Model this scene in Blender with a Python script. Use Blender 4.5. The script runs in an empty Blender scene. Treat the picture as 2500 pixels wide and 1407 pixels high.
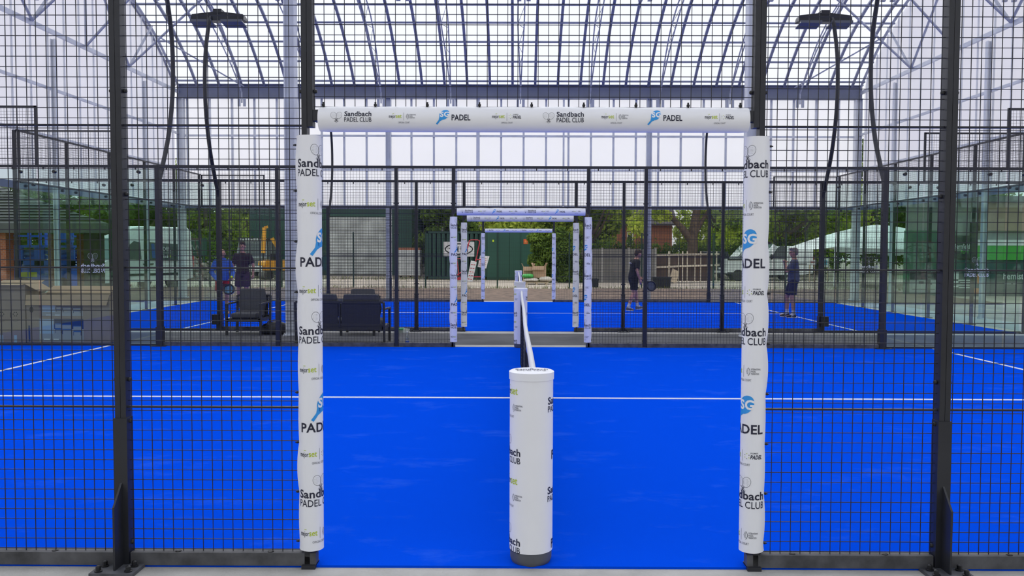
import bpy, bmesh, math, random
from mathutils import Vector, Matrix, Euler, noise
R = math.radians
rnd = random.Random(7)
SC = bpy.context.scene
COL = SC.collection
IDENT = Matrix.Identity(4)

# ---------------------------------------------------------------- camera, world, exposure
F_PX, CX, CH, PITCH, YAW, ROLL = 2083.77, -0.084, 1.6166, 0.04294, 0.00434, 0.00319
cam_d = bpy.data.cameras.new('camera'); cam = bpy.data.objects.new('camera', cam_d); COL.objects.link(cam)
cam_d.sensor_width = 36.0; cam_d.lens = 36.0 * F_PX / 2500.0; cam_d.clip_end = 600
fw = Vector((-math.sin(YAW) * math.cos(PITCH), math.cos(YAW) * math.cos(PITCH), -math.sin(PITCH)))
rt0 = Vector((math.cos(YAW), math.sin(YAW), 0)); up0 = rt0.cross(fw)
rt = rt0 * math.cos(ROLL) + up0 * math.sin(ROLL)
up = up0 * math.cos(ROLL) - rt0 * math.sin(ROLL)
cam.matrix_world = Matrix(((rt.x, up.x, -fw.x, CX), (rt.y, up.y, -fw.y, 0), (rt.z, up.z, -fw.z, CH), (0, 0, 0, 1)))
SC.camera = cam
w = bpy.data.worlds.new('overcast_sky'); SC.world = w; w.use_nodes = True
nt = w.node_tree; bgn = nt.nodes['Background']
tc = nt.nodes.new('ShaderNodeTexCoord'); sx = nt.nodes.new('ShaderNodeSeparateXYZ')
rampn = nt.nodes.new('ShaderNodeValToRGB')
nt.links.new(tc.outputs['Generated'], sx.inputs[0]); nt.links.new(sx.outputs['Z'], rampn.inputs[0])
rampn.color_ramp.elements[0].position = 0.0; rampn.color_ramp.elements[0].color = (0.62, 0.63, 0.645, 1)
rampn.color_ramp.elements[1].position = 0.9; rampn.color_ramp.elements[1].color = (0.86, 0.90, 0.97, 1)
nt.links.new(rampn.outputs[0], bgn.inputs['Color']); bgn.inputs['Strength'].default_value = 1.30
sun_d = bpy.data.lights.new('veiled_sun', 'SUN'); sun_d.energy = 1.6; sun_d.angle = R(70); sun_d.color = (1.0, 0.985, 0.96)
sun = bpy.data.objects.new('veiled_sun', sun_d); COL.objects.link(sun); sun.rotation_euler = Vector((0.12, -0.80, -0.60)).to_track_quat('-Z', 'Y').to_euler(); sun.location = (0, 60, 40)
SC.view_settings.view_transform = 'Standard'; SC.view_settings.look = 'None'
SC.view_settings.exposure = 0.20; SC.view_settings.gamma = 1.0; SC.view_settings.use_curve_mapping = False
cy = SC.cycles
cy.max_bounces = 8; cy.diffuse_bounces = 4; cy.glossy_bounces = 3; cy.transmission_bounces = 6; cy.transparent_max_bounces = 24
cy.sample_clamp_indirect = 6.0; cy.caustics_reflective = False; cy.caustics_refractive = False

def W(px, py, Y):
    "the point at depth Y whose image in the photograph is (px, py)"
    a = (px - 1250.0) / F_PX; b = -(py - 703.5) / F_PX
    d = fw + rt * a + up * b
    return Vector((CX, 0, CH)) + d * (Y / d.y)
def X(px, Y, py=650): return W(px, py, Y).x
def Z(py, Y, px=1260): return W(px, py, Y).z

# ---------------------------------------------------------------- materials
MATS = {}
def mat(name, col, rough=0.6, metal=0.0, noise_amt=0.0, noise_scale=8.0, bump=0.0, bump_scale=60.0, spec=0.5, trans=0.0, alpha=1.0):
    if name in MATS: return MATS[name]
    m = bpy.data.materials.new(name); m.use_nodes = True; t = m.node_tree; p = t.nodes['Principled BSDF']
    p.inputs['Base Color'].default_value = (*col, 1); p.inputs['Roughness'].default_value = rough
    p.inputs['Metallic'].default_value = metal; p.inputs['Specular IOR Level'].default_value = spec
    if noise_amt > 0 or bump > 0:
        co = t.nodes.new('ShaderNodeTexCoord')
    if noise_amt > 0:
        n = t.nodes.new('ShaderNodeTexNoise'); n.inputs['Scale'].default_value = noise_scale; n.inputs['Detail'].default_value = 5
        r = t.nodes.new('ShaderNodeValToRGB')
        r.color_ramp.elements[0].position = 0.3; r.color_ramp.elements[1].position = 0.7
        r.color_ramp.elements[0].color = (*[max(0, c * (1 - noise_amt)) for c in col], 1)
        r.color_ramp.elements[1].color = (*[min(1, c * (1 + noise_amt)) for c in col], 1)
        t.links.new(co.outputs['Object'], n.inputs['Vector']); t.links.new(n.outputs['Fac'], r.inputs[0]); t.links.new(r.outputs[0], p.inputs['Base Color'])
    if bump > 0:
        n2 = t.nodes.new('ShaderNodeTexNoise'); n2.inputs['Scale'].default_value = bump_scale; n2.inputs['Detail'].default_value = 4
        b = t.nodes.new('ShaderNodeBump'); b.inputs['Strength'].default_value = bump; b.inputs['Distance'].default_value = 0.02
        t.links.new(co.outputs['Object'], n2.inputs['Vector']); t.links.new(n2.outputs['Fac'], b.inputs['Height']); t.links.new(b.outputs[0], p.inputs['Normal'])
    MATS[name] = m; return m

def sheet_mat(name, tr, tl, col):
    "milky sheet: part clear, part diffusing"
    m = bpy.data.materials.new(name); m.use_nodes = True; t = m.node_tree; t.nodes.clear()
    o = t.nodes.new('ShaderNodeOutputMaterial'); a = t.nodes.new('ShaderNodeBsdfTransparent'); b = t.nodes.new('ShaderNodeBsdfTranslucent')
    c = t.nodes.new('ShaderNodeBsdfDiffuse'); m1 = t.nodes.new('ShaderNodeMixShader'); m2 = t.nodes.new('ShaderNodeMixShader')
    a.inputs[0].default_value = (*col, 1); b.inputs[0].default_value = (*col, 1); c.inputs[0].default_value = (*col, 1)
    m1.inputs[0].default_value = tl / max(1e-6, (1 - tr)); m2.inputs[0].default_value = tr
    t.links.new(c.outputs[0], m1.inputs[1]); t.links.new(b.outputs[0], m1.inputs[2])
    t.links.new(m1.outputs[0], m2.inputs[1]); t.links.new(a.outputs[0], m2.inputs[2]); t.links.new(m2.outputs[0], o.inputs[0])
    return m
def glass_mat(name, tint, refl):
    m = bpy.data.materials.new(name); m.use_nodes = True; t = m.node_tree; t.nodes.clear()
    o = t.nodes.new('ShaderNodeOutputMaterial'); a = t.nodes.new('ShaderNodeBsdfTransparent'); g = t.nodes.new('ShaderNodeBsdfGlossy')
    fr = t.nodes.new('ShaderNodeLayerWeight'); fr.inputs['Blend'].default_value = 0.5
    pw = t.nodes.new('ShaderNodeMath'); pw.operation = 'POWER'; pw.inputs[1].default_value = 5.0
    mm = t.nodes.new('ShaderNodeMapRange'); mm.inputs['To Min'].default_value = refl; mm.inputs['To Max'].default_value = 0.9
    mx = t.nodes.new('ShaderNodeMixShader'); a.inputs[0].default_value = (*tint, 1); g.inputs['Roughness'].default_value = 0.02
    g.inputs[0].default_value = (0.9, 0.95, 0.95, 1)
    t.links.new(fr.outputs['Facing'], pw.inputs[0]); t.links.new(pw.outputs[0], mm.inputs['Value']); t.links.new(mm.outputs[0], mx.inputs[0])
    t.links.new(a.outputs[0], mx.inputs[1]); t.links.new(g.outputs[0], mx.inputs[2]); t.links.new(mx.outputs[0], o.inputs[0])
    MATS[name] = m; return m
def leaf_mat(name, c1, c2, tl=0.35):
    m = bpy.data.materials.new(name); m.use_nodes = True; t = m.node_tree; t.nodes.clear()
    o = t.nodes.new('ShaderNodeOutputMaterial'); d = t.nodes.new('ShaderNodeBsdfDiffuse'); b = t.nodes.new('ShaderNodeBsdfTranslucent')
    mx = t.nodes.new('ShaderNodeMixShader'); mx.inputs[0].default_value = tl
    co = t.nodes.new('ShaderNodeTexCoord'); n = t.nodes.new('ShaderNodeTexNoise'); n.inputs['Scale'].default_value = 1.3; n.inputs['Detail'].default_value = 6
    r = t.nodes.new('ShaderNodeValToRGB'); r.color_ramp.elements[0].position = 0.35; r.color_ramp.elements[1].position = 0.68
    r.color_ramp.elements[0].color = (*c1, 1); r.color_ramp.elements[1].color = (*c2, 1)
    t.links.new(co.outputs['Object'], n.inputs['Vector']); t.links.new(n.outputs['Fac'], r.inputs[0])
    t.links.new(r.outputs[0], d.inputs[0]); t.links.new(r.outputs[0], b.inputs[0])
    t.links.new(d.outputs[0], mx.inputs[1]); t.links.new(b.outputs[0], mx.inputs[2]); t.links.new(mx.outputs[0], o.inputs[0])
    MATS[name] = m; return m

M_METAL = mat('black_powder_coat', (0.020, 0.021, 0.027), 0.42, 0, 0.15, 6)
M_WIRE = mat('black_coated_wire', (0.012, 0.013, 0.022), 0.45)
M_RAIL = mat('dusty_black_rail', (0.078, 0.078, 0.084), 0.6, 0, 0.5, 9)
M_PLATE = mat('grey_plate', (0.085, 0.088, 0.10), 0.55, 0, 0.4, 14)
M_PAD = mat('white_vinyl', (0.90, 0.90, 0.93), 0.42, 0, 0.015, 4)
M_INK = mat('navy_ink', (0.016, 0.017, 0.040), 0.5)
M_GREYINK = mat('grey_ink', (0.10, 0.10, 0.12), 0.5)
M_LIME = mat('lime_ink', (0.50, 0.62, 0.03), 0.5)
M_SKYBLUE = mat('blue_ink', (0.03, 0.33, 0.80), 0.5)
M_BOOT = mat('grey_rubber', (0.10, 0.105, 0.12), 0.6)
M_TIE = mat('black_plastic', (0.012, 0.012, 0.014), 0.4)
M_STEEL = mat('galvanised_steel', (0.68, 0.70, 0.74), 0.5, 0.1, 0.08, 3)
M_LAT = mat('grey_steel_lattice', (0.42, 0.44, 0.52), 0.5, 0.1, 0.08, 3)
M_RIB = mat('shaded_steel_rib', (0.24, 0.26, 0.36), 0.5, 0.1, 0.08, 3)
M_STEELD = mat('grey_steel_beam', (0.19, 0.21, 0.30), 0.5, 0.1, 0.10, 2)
M_ROOF = sheet_mat('clear_ribbed_roof_sheet', 0.62, 0.20, (0.97, 0.98, 1.0))
M_WALL = sheet_mat('milky_wall_sheet', 0.10, 0.78, (0.95, 0.95, 1.0))
M_WALLB = sheet_mat('bright_milky_wall_sheet', 0.12, 0.70, (0.98, 0.98, 1.0))
M_GLASS = glass_mat('toughened_glass', (0.88, 0.945, 0.925), 0.04)
M_CONC = mat('pale_concrete', (0.46, 0.45, 0.42), 0.85, 0, 0.12, 5, 0.25, 60)
M_ASPH = mat('asphalt', (0.10, 0.10, 0.105), 0.9, 0, 0.30, 1.3, 0.3, 90)
M_SOIL = mat('brown_soil', (0.125, 0.080, 0.055), 0.95, 0, 0.45, 3, 0.9, 9)
M_GRAVEL = mat('pale_gravel', (0.36, 0.31, 0.25), 0.95, 0, 0.30, 0.6, 0.5, 25)
M_WHITE = mat('white_paint', (0.80, 0.80, 0.80), 0.5, 0, 0.03, 3)
M_CARD = mat('brown_cardboard', (0.42, 0.28, 0.175), 0.8, 0, 0.08, 3)
M_CARDD = mat('grey_brown_cardboard', (0.30, 0.22, 0.17), 0.8, 0, 0.06, 3)
M_LINE = mat('white_line_turf', (0.78, 0.80, 0.86), 0.9, 0, 0.05, 40)
M_BARK = mat('bark', (0.12, 0.085, 0.055), 0.95, 0, 0.35, 4, 0.8, 12)
M_LEAF_D = leaf_mat('dark_leaves', (0.06, 0.10, 0.022), (0.22, 0.33, 0.065), 0.42)
M_LEAF_M = leaf_mat('mid_leaves', (0.16, 0.25, 0.04), (0.52, 0.62, 0.12), 0.48)
M_LEAF_L = leaf_mat('bright_leaves', (0.27, 0.38, 0.05), (0.76, 0.82, 0.14), 0.48)
M_GRASS = leaf_mat('grass_blades', (0.10, 0.12, 0.03), (0.24, 0.26, 0.08), 0.2)
M_TRI = mat('tyre_rubber', (0.012, 0.012, 0.012), 0.8)
M_WIN = mat('dark_window_glass', (0.02, 0.028, 0.032), 0.08, 0, 0, spec=0.8)
M_CHAIRF = mat('charcoal_metal', (0.035, 0.036, 0.040), 0.5)
M_CUSH = mat('grey_fabric', (0.075, 0.077, 0.085), 0.9, 0, 0.1, 40)

def turf_mat(name, col, col2):
    m = bpy.data.materials.new(name); m.use_nodes = True; t = m.node_tree; p = t.nodes['Principled BSDF']
    p.inputs['Roughness'].default_value = 1.0; p.inputs['Specular IOR Level'].default_value = 0.0
    co = t.nodes.new('ShaderNodeTexCoord')
    n = t.nodes.new('ShaderNodeTexNoise'); n.inputs['Scale'].default_value = 420; n.inputs['Detail'].default_value = 3
    mp = t.nodes.new('ShaderNodeMapping'); mp.inputs['Scale'].default_value = (0.8, 1.3, 1)
    n2 = t.nodes.new('ShaderNodeTexNoise'); n2.inputs['Scale'].default_value = 1.6; n2.inputs['Detail'].default_value = 9; n2.inputs['Roughness'].default_value = 0.72
    r = t.nodes.new('ShaderNodeValToRGB'); r.color_ramp.elements[0].position = 0.55; r.color_ramp.elements[1].position = 0.80
    r.color_ramp.elements[0].color = (0, 0, 0, 1); r.color_ramp.elements[1].color = (0.55, 0.55, 0.55, 1)
    a = t.nodes.new('ShaderNodeMix'); a.data_type = 'RGBA'
    a.inputs[6].default_value = (*[c * 0.90 for c in col], 1); a.inputs[7].default_value = (*[min(1, c * 1.06) for c in col], 1)
    b = t.nodes.new('ShaderNodeMix'); b.data_type = 'RGBA'; b.inputs[7].default_value = (*col2, 1)
    t.links.new(co.outputs['Object'], n.inputs['Vector']); t.links.new(co.outputs['Object'], mp.inputs['Vector']); t.links.new(mp.outputs[0], n2.inputs['Vector'])
    t.links.new(n.outputs['Fac'], a.inputs[0]); t.links.new(n2.outputs['Fac'], r.inputs[0]); t.links.new(r.outputs[0], b.inputs[0])
    t.links.new(a.outputs[2], b.inputs[6]); t.links.new(b.outputs[2], p.inputs['Base Color'])
    bp = t.nodes.new('ShaderNodeBump'); bp.inputs['Strength'].default_value = 0.35; bp.inputs['Distance'].default_value = 0.006
    t.links.new(n.outputs['Fac'], bp.inputs['Height']); t.links.new(bp.outputs[0], p.inputs['Normal'])
    return m
M_TURF = turf_mat('blue_turf', (0.002, 0.080, 0.80), (0.045, 0.17, 0.86))
def brick_mat(name, c1, c2, mortar, scale=4.0):
    m = bpy.data.materials.new(name); m.use_nodes = True; t = m.node_tree; p = t.nodes['Principled BSDF']; p.inputs['Roughness'].default_value = 0.9
    co = t.nodes.new('ShaderNodeTexCoord'); sp = t.nodes.new('ShaderNodeSeparateXYZ'); cb = t.nodes.new('ShaderNodeCombineXYZ'); ad = t.nodes.new('ShaderNodeMath')
    b = t.nodes.new('ShaderNodeTexBrick'); b.inputs['Scale'].default_value = scale
    b.inputs['Color1'].default_value = (*c1, 1); b.inputs['Color2'].default_value = (*c2, 1); b.inputs['Mortar'].default_value = (*mortar, 1); b.inputs['Mortar Size'].default_value = 0.015
    t.links.new(co.outputs['Object'], sp.inputs[0]); t.links.new(sp.outputs['X'], ad.inputs[0]); t.links.new(sp.outputs['Y'], ad.inputs[1])
    t.links.new(ad.outputs[0], cb.inputs['X']); t.links.new(sp.outputs['Z'], cb.inputs['Y']); t.links.new(cb.outputs[0], b.inputs['Vector'])
    t.links.new(b.outputs['Color'], p.inputs['Base Color']); MATS[name] = m; return m
M_BRICK = brick_mat('red_brick', (0.40, 0.13, 0.06), (0.32, 0.10, 0.05), (0.30, 0.26, 0.22))

# ---------------------------------------------------------------- mesh builder
class MB:
    def __init__(s): s.v = []; s.f = []; s.m = []
    def add(s, vs, fs, mi=0):
        o = len(s.v); s.v.extend([tuple(p) for p in vs]); s.f.extend([tuple(i + o for i in f) for f in fs]); s.m.extend([mi] * len(fs)); return s
    def box(s, x0, y0, z0, x1, y1, z1, mi=0):
        vs = [(x, y, z) for z in (z0, z1) for y in (y0, y1) for x in (x0, x1)]
        return s.add(vs, [(0, 2, 3, 1), (4, 5, 7, 6), (0, 1, 5, 4), (2, 6, 7, 3), (0, 4, 6, 2), (1, 3, 7, 5)], mi)
    def obox(s, c, ax, ay, az, mi=0):
        c = Vector(c); ax = Vector(ax); ay = Vector(ay); az = Vector(az)
        vs = [c + ax * i + ay * j + az * k for k in (-1, 1) for j in (-1, 1) for i in (-1, 1)]
        return s.add(vs, [(0, 2, 3, 1), (4, 5, 7, 6), (0, 1, 5, 4), (2, 6, 7, 3), (0, 4, 6, 2), (1, 3, 7, 5)], mi)
    def bar(s, p, q, w, h=None, mi=0, upv=(0, 0, 1)):
        p = Vector(p); q = Vector(q); h = h or w; d = (q - p); L = d.length
        if L < 1e-6: return s
        d.normalize(); u = Vector(upv)
        if abs(d.dot(u)) > 0.98: u = Vector((1, 0, 0))
        a = d.cross(u).normalized(); b = a.cross(d).normalized()
        return s.obox((p + q) / 2, a * w / 2, d * L / 2, b * h / 2, mi)
    def tube(s, pts, r, n=8, mi=0, cap=True, flat=None):
        pts = [Vector(p) for p in pts]; k = len(pts); rs = r if isinstance(r, (list, tuple)) else [r] * k
        vs = []; a = None
        for i in range(k):
            t = (pts[min(i + 1, k - 1)] - pts[max(i - 1, 0)])
            t = t.normalized() if t.length > 1e-9 else Vector((0, 0, 1))
            if a is None: a = t.orthogonal().normalized()
            else:
                a = a - t * a.dot(t); a = a.normalized() if a.length > 1e-6 else t.orthogonal().normalized()
            b = t.cross(a)
            for j in range(n):
                g = 2 * math.pi * j / n; vs.append(pts[i] + (a * math.cos(g) + b * math.sin(g)) * rs[i])
        fs = [(i * n + j, i * n + (j + 1) % n, (i + 1) * n + (j + 1) % n, (i + 1) * n + j) for i in range(k - 1) for j in range(n)]
        if cap: fs += [tuple(reversed(range(n))), tuple(range((k - 1) * n, k * n))]
        return s.add(vs, fs, mi)
    def rings(s, rings, mi=0, cap=True, closed=True):
        "rings of equal length joined in order"
        n = len(rings[0]); vs = [p for r_ in rings for p in r_]; k = len(rings); jn = n if closed else n - 1
        fs = [(i * n + j, i * n + (j + 1) % n, (i + 1) * n + (j + 1) % n, (i + 1) * n + j) for i in range(k - 1) for j in range(jn)]
        if cap: fs += [tuple(reversed(range(n))), tuple(range((k - 1) * n, k * n))]
        return s.add(vs, fs, mi)
    def loft(s, secs, n=18, mi=0):
        "secs: (centre, rx, ry[, axis_x, axis_y]) elliptical sections"
        out = []
        for sec in secs:
            c = Vector(sec[0]); ax = Vector(sec[3]) if len(sec) > 3 else Vector((1, 0, 0)); ay = Vector(sec[4]) if len(sec) > 4 else Vector((0, 1, 0))
            out.append([c + ax * sec[1] * math.cos(2 * math.pi * j / n) + ay * sec[2] * math.sin(2 * math.pi * j / n) for j in range(n)])
        return s.rings(out, mi)
    def lathe(s, prof, n=24, c=(0, 0, 0), mi=0, M=None):
        rs = []
        for r_, z in prof:
            ring = [Vector((max(r_, 1e-4) * math.cos(2 * math.pi * j / n), max(r_, 1e-4) * math.sin(2 * math.pi * j / n), z)) for j in range(n)]
            if M: ring = [M @ p for p in ring]
            rs.append([p + Vector(c) for p in ring])
        return s.rings(rs, mi)
    def ell(s, c, r, n=14, k=9, mi=0, M=None):
        rx, ry, rz = r if isinstance(r, (tuple, list)) else (r, r, r); rs = []
        for i in range(k + 1):
            t = math.pi * i / k; q = max(math.sin(t), 0.02)
            ring = [Vector((rx * q * math.cos(2 * math.pi * j / n), ry * q * math.sin(2 * math.pi * j / n), -rz * math.cos(t))) for j in range(n)]
            if M: ring = [M @ p for p in ring]
            rs.append([p + Vector(c) for p in ring])
        return s.rings(rs, mi)
    def prism(s, poly, o, u, v, t, mi=0):
        "polygon in the plane (u, v) at o, given thickness t along u x v"
        o = Vector(o); u = Vector(u); v = Vector(v); w_ = u.cross(v).normalized() * t; n = len(poly)
        a = [o + u * x + v * y for x, y in poly]; b = [p + w_ for p in a]
        return s.add(a + b, [tuple(reversed(range(n))), tuple(range(n, 2 * n))] + [(i, (i + 1) % n, n + (i + 1) % n, n + i) for i in range(n)], mi)
    def quad(s, a, b, c, d, mi=0): return s.add([a, b, c, d], [(0, 1, 2, 3)], mi)
    def mesh(s, name, mats, smooth=True):
        me = bpy.data.meshes.new(name); me.from_pydata(s.v, [], s.f); me.update()
        for m in (mats if isinstance(mats, (list, tuple)) else [mats]): me.materials.append(m)
        me.polygons.foreach_set('material_index', s.m)
        if smooth:
            me.polygons.foreach_set('use_smooth', [True] * len(me.polygons)); me.set_sharp_from_angle(angle=R(38))
        me.update(); return me
    def build(s, name, mats, parent=None, loc=None, rot=None, smooth=True):
        return obj(name, s.mesh(name, mats, smooth), parent, loc, rot)

def obj(name, me, parent=None, loc=None, rot=None):
    o = bpy.data.objects.new(name, me); COL.objects.link(o)
    if parent: o.parent = parent
    if loc is not None: o.location = loc
    if rot is not None: o.rotation_euler = rot
    return o
LABELS = {}
def tag(o, label, cat, group=None, kind=None):
    n = len(label.split())
    if not 4 <= n <= 16: print('LABEL LENGTH', n, label)
    if label in LABELS and not (group and LABELS[label] == group): print('LABEL TWICE', label)
    LABELS[label] = group
    o['label'] = label; o['category'] = cat
    if group: o['group'] = group
    if kind: o['kind'] = kind
    return o
def thing(name, label, cat, loc=(0, 0, 0), rz=0.0, group=None, kind=None):
    o = bpy.data.objects.new(name, None); COL.objects.link(o); o.empty_display_size = 0.1
    o.location = loc; o.rotation_euler = (0, 0, rz)
    return tag(o, label, cat, group, kind)
def copy_tree(o, parent=None, root=True):
    c = o.copy(); COL.objects.link(c)
    if parent: c.parent = parent
    for ch in [x for x in bpy.data.objects if x.parent == o]: copy_tree(ch, c, False)
    return c
KIDS = {}
def dup(o, loc, rz=None, label=None, cat=None, group=None):
    c = copy_tree(o); c.location = loc
    if rz is not None: c.rotation_euler = (0, 0, rz)
    for k in ('label', 'group'):
        if k in c: del c[k]
    return tag(c, label, cat or o['category'], group)

# ---------------------------------------------------------------- lettering
TXT = {}
def text2d(body, size, bold=0.0, shear=0.0, xs=1.0, align='LEFT'):
    key = (body, size, bold, shear, xs, align)
    if key in TXT: return TXT[key]
    cu = bpy.data.curves.new('t', 'FONT'); cu.body = body; cu.size = size; cu.offset = bold * size; cu.shear = shear
    cu.resolution_u = 3; cu.align_x = align; cu.space_character = 1.0 + bold * 1.6
    o = bpy.data.objects.new('t', cu); COL.objects.link(o)
    dg = bpy.context.evaluated_depsgraph_get(); dg.update()
    me = bpy.data.meshes.new_from_object(o.evaluated_get(dg))
    vs = [(v.co.x * xs, v.co.y) for v in me.vertices]; fs = [tuple(p.vertices) for p in me.polygons]
    bpy.data.objects.remove(o); bpy.data.curves.remove(cu); bpy.data.meshes.remove(me)
    TXT[key] = (vs, fs); return vs, fs
class Art:
    "flat artwork: pieces of (verts, faces, ink, lift)"
    def __init__(s): s.p = []
    def put(s, vf, x=0, y=0, ink=0, lift=0.0): s.p.append(([(a + x, b + y) for a, b in vf[0]], vf[1], ink, lift)); return s
    def text(s, body, x, y, size, ink=0, bold=0.0, shear=0.0, xs=1.0, align='LEFT', lift=0.0): return s.put(text2d(body, size, bold, shear, xs, align), x, y, ink, lift)
    def fit(s, body, x0, x1, y, size, ink=0, bold=0.0, shear=0.0, lift=0.0):
        "text stretched to run from x0 to x1"
        vf = text2d(body, size, bold, shear); a = min(p[0] for p in vf[0]); b = max(p[0] for p in vf[0]); k = (x1 - x0) / (b - a)
        return s.put(([((p[0] - a) * k, p[1]) for p in vf[0]], vf[1]), x0, y, ink, lift)
    def poly(s, pts, ink=0, lift=0.0): s.p.append((list(pts), [tuple(range(len(pts)))], ink, lift)); return s
    def rect(s, x0, y0, x1, y1, ink=0, lift=0.0): return s.poly([(x0, y0), (x1, y0), (x1, y1), (x0, y1)], ink, lift)
    def disc(s, x, y, r, ink=0, n=10, ry=None, lift=0.0): return s.poly([(x + r * math.cos(2 * math.pi * i / n), y + (ry or r) * math.sin(2 * math.pi * i / n)) for i in range(n)], ink, lift)
    def ring(s, x, y, rx, ry, t, ink=0, n=24, a0=0.0, a1=2 * math.pi, rot=0.0, lift=0.0):
        vs = []; c, q = math.cos(rot), math.sin(rot)
        for i in range(n + 1):
            g = a0 + (a1 - a0) * i / n
            for k in (0, t):
                px, py = (rx - k) * math.cos(g), (ry - k) * math.sin(g); vs.append((x + px * c - py * q, y + px * q + py * c))
        s.p.append((vs, [(2 * i, 2 * i + 1, 2 * i + 3, 2 * i + 2) for i in range(n)], ink, lift)); return s
    def line(s, x0, y0, x1, y1, t, ink=0, lift=0.0):
        d = math.hypot(x1 - x0, y1 - y0); nx, ny = -(y1 - y0) / d * t / 2, (x1 - x0) / d * t / 2
        return s.poly([(x0 + nx, y0 + ny), (x0 - nx, y0 - ny), (x1 - nx, y1 - ny), (x1 + nx, y1 + ny)], ink, lift)
    def merge(s, o, x=0, y=0, k=1.0):
        for vs, fs, ink, lift in o.p: s.p.append(([(a * k + x, b * k + y) for a, b in vs], fs, ink, lift))
        return s
    def emit(s, mb, fn, mi0=0, step=None, axis=0):
        "map the artwork onto a surface with fn(u, v, lift)"
        for vs, fs, ink, lift in s.p:
            if step: vs, fs = slice2d(vs, fs, step, axis)
            mb.add([fn(a, b, lift) for a, b in vs], fs, mi0 + ink)
        return mb
def slice2d(vs, fs, step, axis):
    lo = min(p[axis] for p in vs); hi = max(p[axis] for p in vs)
    if hi - lo < step: return vs, fs
    bm = bmesh.new(); bv = [bm.verts.new((a, b, 0)) for a, b in vs]
    for f in fs:
        try: bm.faces.new([bv[i] for i in f])
        except ValueError: pass
    k = math.floor(lo / step) + 1
    while k * step < hi:
        co = [0, 0, 0]; no = [0, 0, 0]; co[axis] = k * step; no[axis] = 1
        bmesh.ops.bisect_plane(bm, geom=bm.verts[:] + bm.edges[:] + bm.faces[:], plane_co=co, plane_no=no); k += 1
    bm.verts.index_update(); v2 = [(v.co.x, v.co.y) for v in bm.verts]; f2 = [tuple(v.index for v in f.verts) for f in bm.faces]
    bm.free(); return v2, f2
# inks: 0 navy, 1 grey, 2 lime, 3 blue, 4 white
INKS = [M_INK, M_GREYINK, M_LIME, M_SKYBLUE, M_PAD]
def art_rackets(k=1.0):
    a = Art(); t = 0.0011 * k
    for sg in (-1, 1):
        cx_, cy_ = sg * 0.0165 * k, 0.010 * k; rot = -sg * 0.45
        a.ring(cx_, cy_, 0.0185 * k, 0.0225 * k, t, 0, 22, rot=rot)
        for i in range(-2, 3):
            for j in range(-2, 3):
                if i * i + j * j < 7 and (sg == 1 or i < 2): a.disc(cx_ + i * 0.0055 * k, cy_ + j * 0.0055 * k, 0.0009 * k, 0, 5)
        a.line(cx_ - sg * 0.008 * k, cy_ - 0.021 * k, -sg * 0.010 * k, -0.030 * k, 0.0022 * k, 0)
        a.line(cx_ - sg * 0.011 * k, cy_ - 0.018 * k, -sg * 0.014 * k, -0.027 * k, 0.0012 * k, 0)
    a.ring(0, -0.029 * k, 0.0055 * k, 0.0055 * k, t, 0, 14)
    return a
def art_sandbach_row():      # emblem and two lines of name in a row, 0.205 wide
    a = Art(); a.merge(art_rackets(0.80), 0.028, 0)
    a.fit('Sandbach', 0.068, 0.203, 0.004, 0.037, 0, 0.022); a.fit('PADEL CLUB', 0.068, 0.203, -0.0235, 0.032, 0, 0.006); return a
def art_sandbach_stack():    # emblem above the name, 0.215 wide, centred
    a = Art(); a.merge(art_rackets(1.12), 0, 0.045)
    a.fit('Sandbach', -0.1075, 0.1075, -0.022, 0.052, 0, 0.022); a.fit('PADEL CLUB', -0.1075, 0.1075, -0.062, 0.045, 0, 0.006); return a
def art_mejor():             # wordmark 0.062 wide
    a = Art(); a.fit('mejor', 0, 0.033, -0.008, 0.024, 0, 0.008); a.fit('set', 0.034, 0.062, -0.008, 0.028, 2, 0.012); a.rect(0.017, 0.0125, 0.025, 0.0145, 2); return a
def art_ipf():               # arcs and three lines, 0.052 wide
    a = Art()
    for i in range(7): y = -0.009 + i * 0.003; hw = 0.006 - abs(i - 3) * 0.0012; a.rect(0.008 - hw, y, 0.011, y + 0.001, 1)
    a.ring(0.004, 0, 0.013, 0.016, 0.0014, 0, 12, -1.1, 1.1)
    for i, s_ in enumerate(('INTERNATIONAL', 'PADEL', 'FEDERATION')):
        a.fit(s_, 0.020, (0.052, 0.036, 0.046)[i], 0.0055 - i * 0.0075, 0.0085, 1, 0.010)
    return a
def art_premier():
    a = Art()
    for i in range(6): g = i * math.pi / 3 + 0.5; a.disc(0.010 + 0.0085 * math.cos(g), 0.0085 * math.sin(g), 0.0017, 2 if i % 2 else 1, 5)
    a.fit('PREMIER', 0.022, 0.048, 0.0085, 0.007, 1, 0.004, 0.2); a.fit('PADEL', 0.021, 0.062, -0.0085, 0.019, 0, 0.025, 0.3); return a
def art_sponsor(k, premier):
    a = Art(); a.merge(art_mejor(), -0.072 * k, 0.004 * k, k); a.rect(-0.0004 * k, -0.016 * k, 0.0006 * k, 0.023 * k, 1)
    a.merge(art_premier() if premier else art_ipf(), 0.008 * k, 0.003 * k, k); a.fit('OFFICIAL COURT', -0.027 * k, 0.029 * k, -0.030 * k, 0.011 * k, 1); return a
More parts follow.
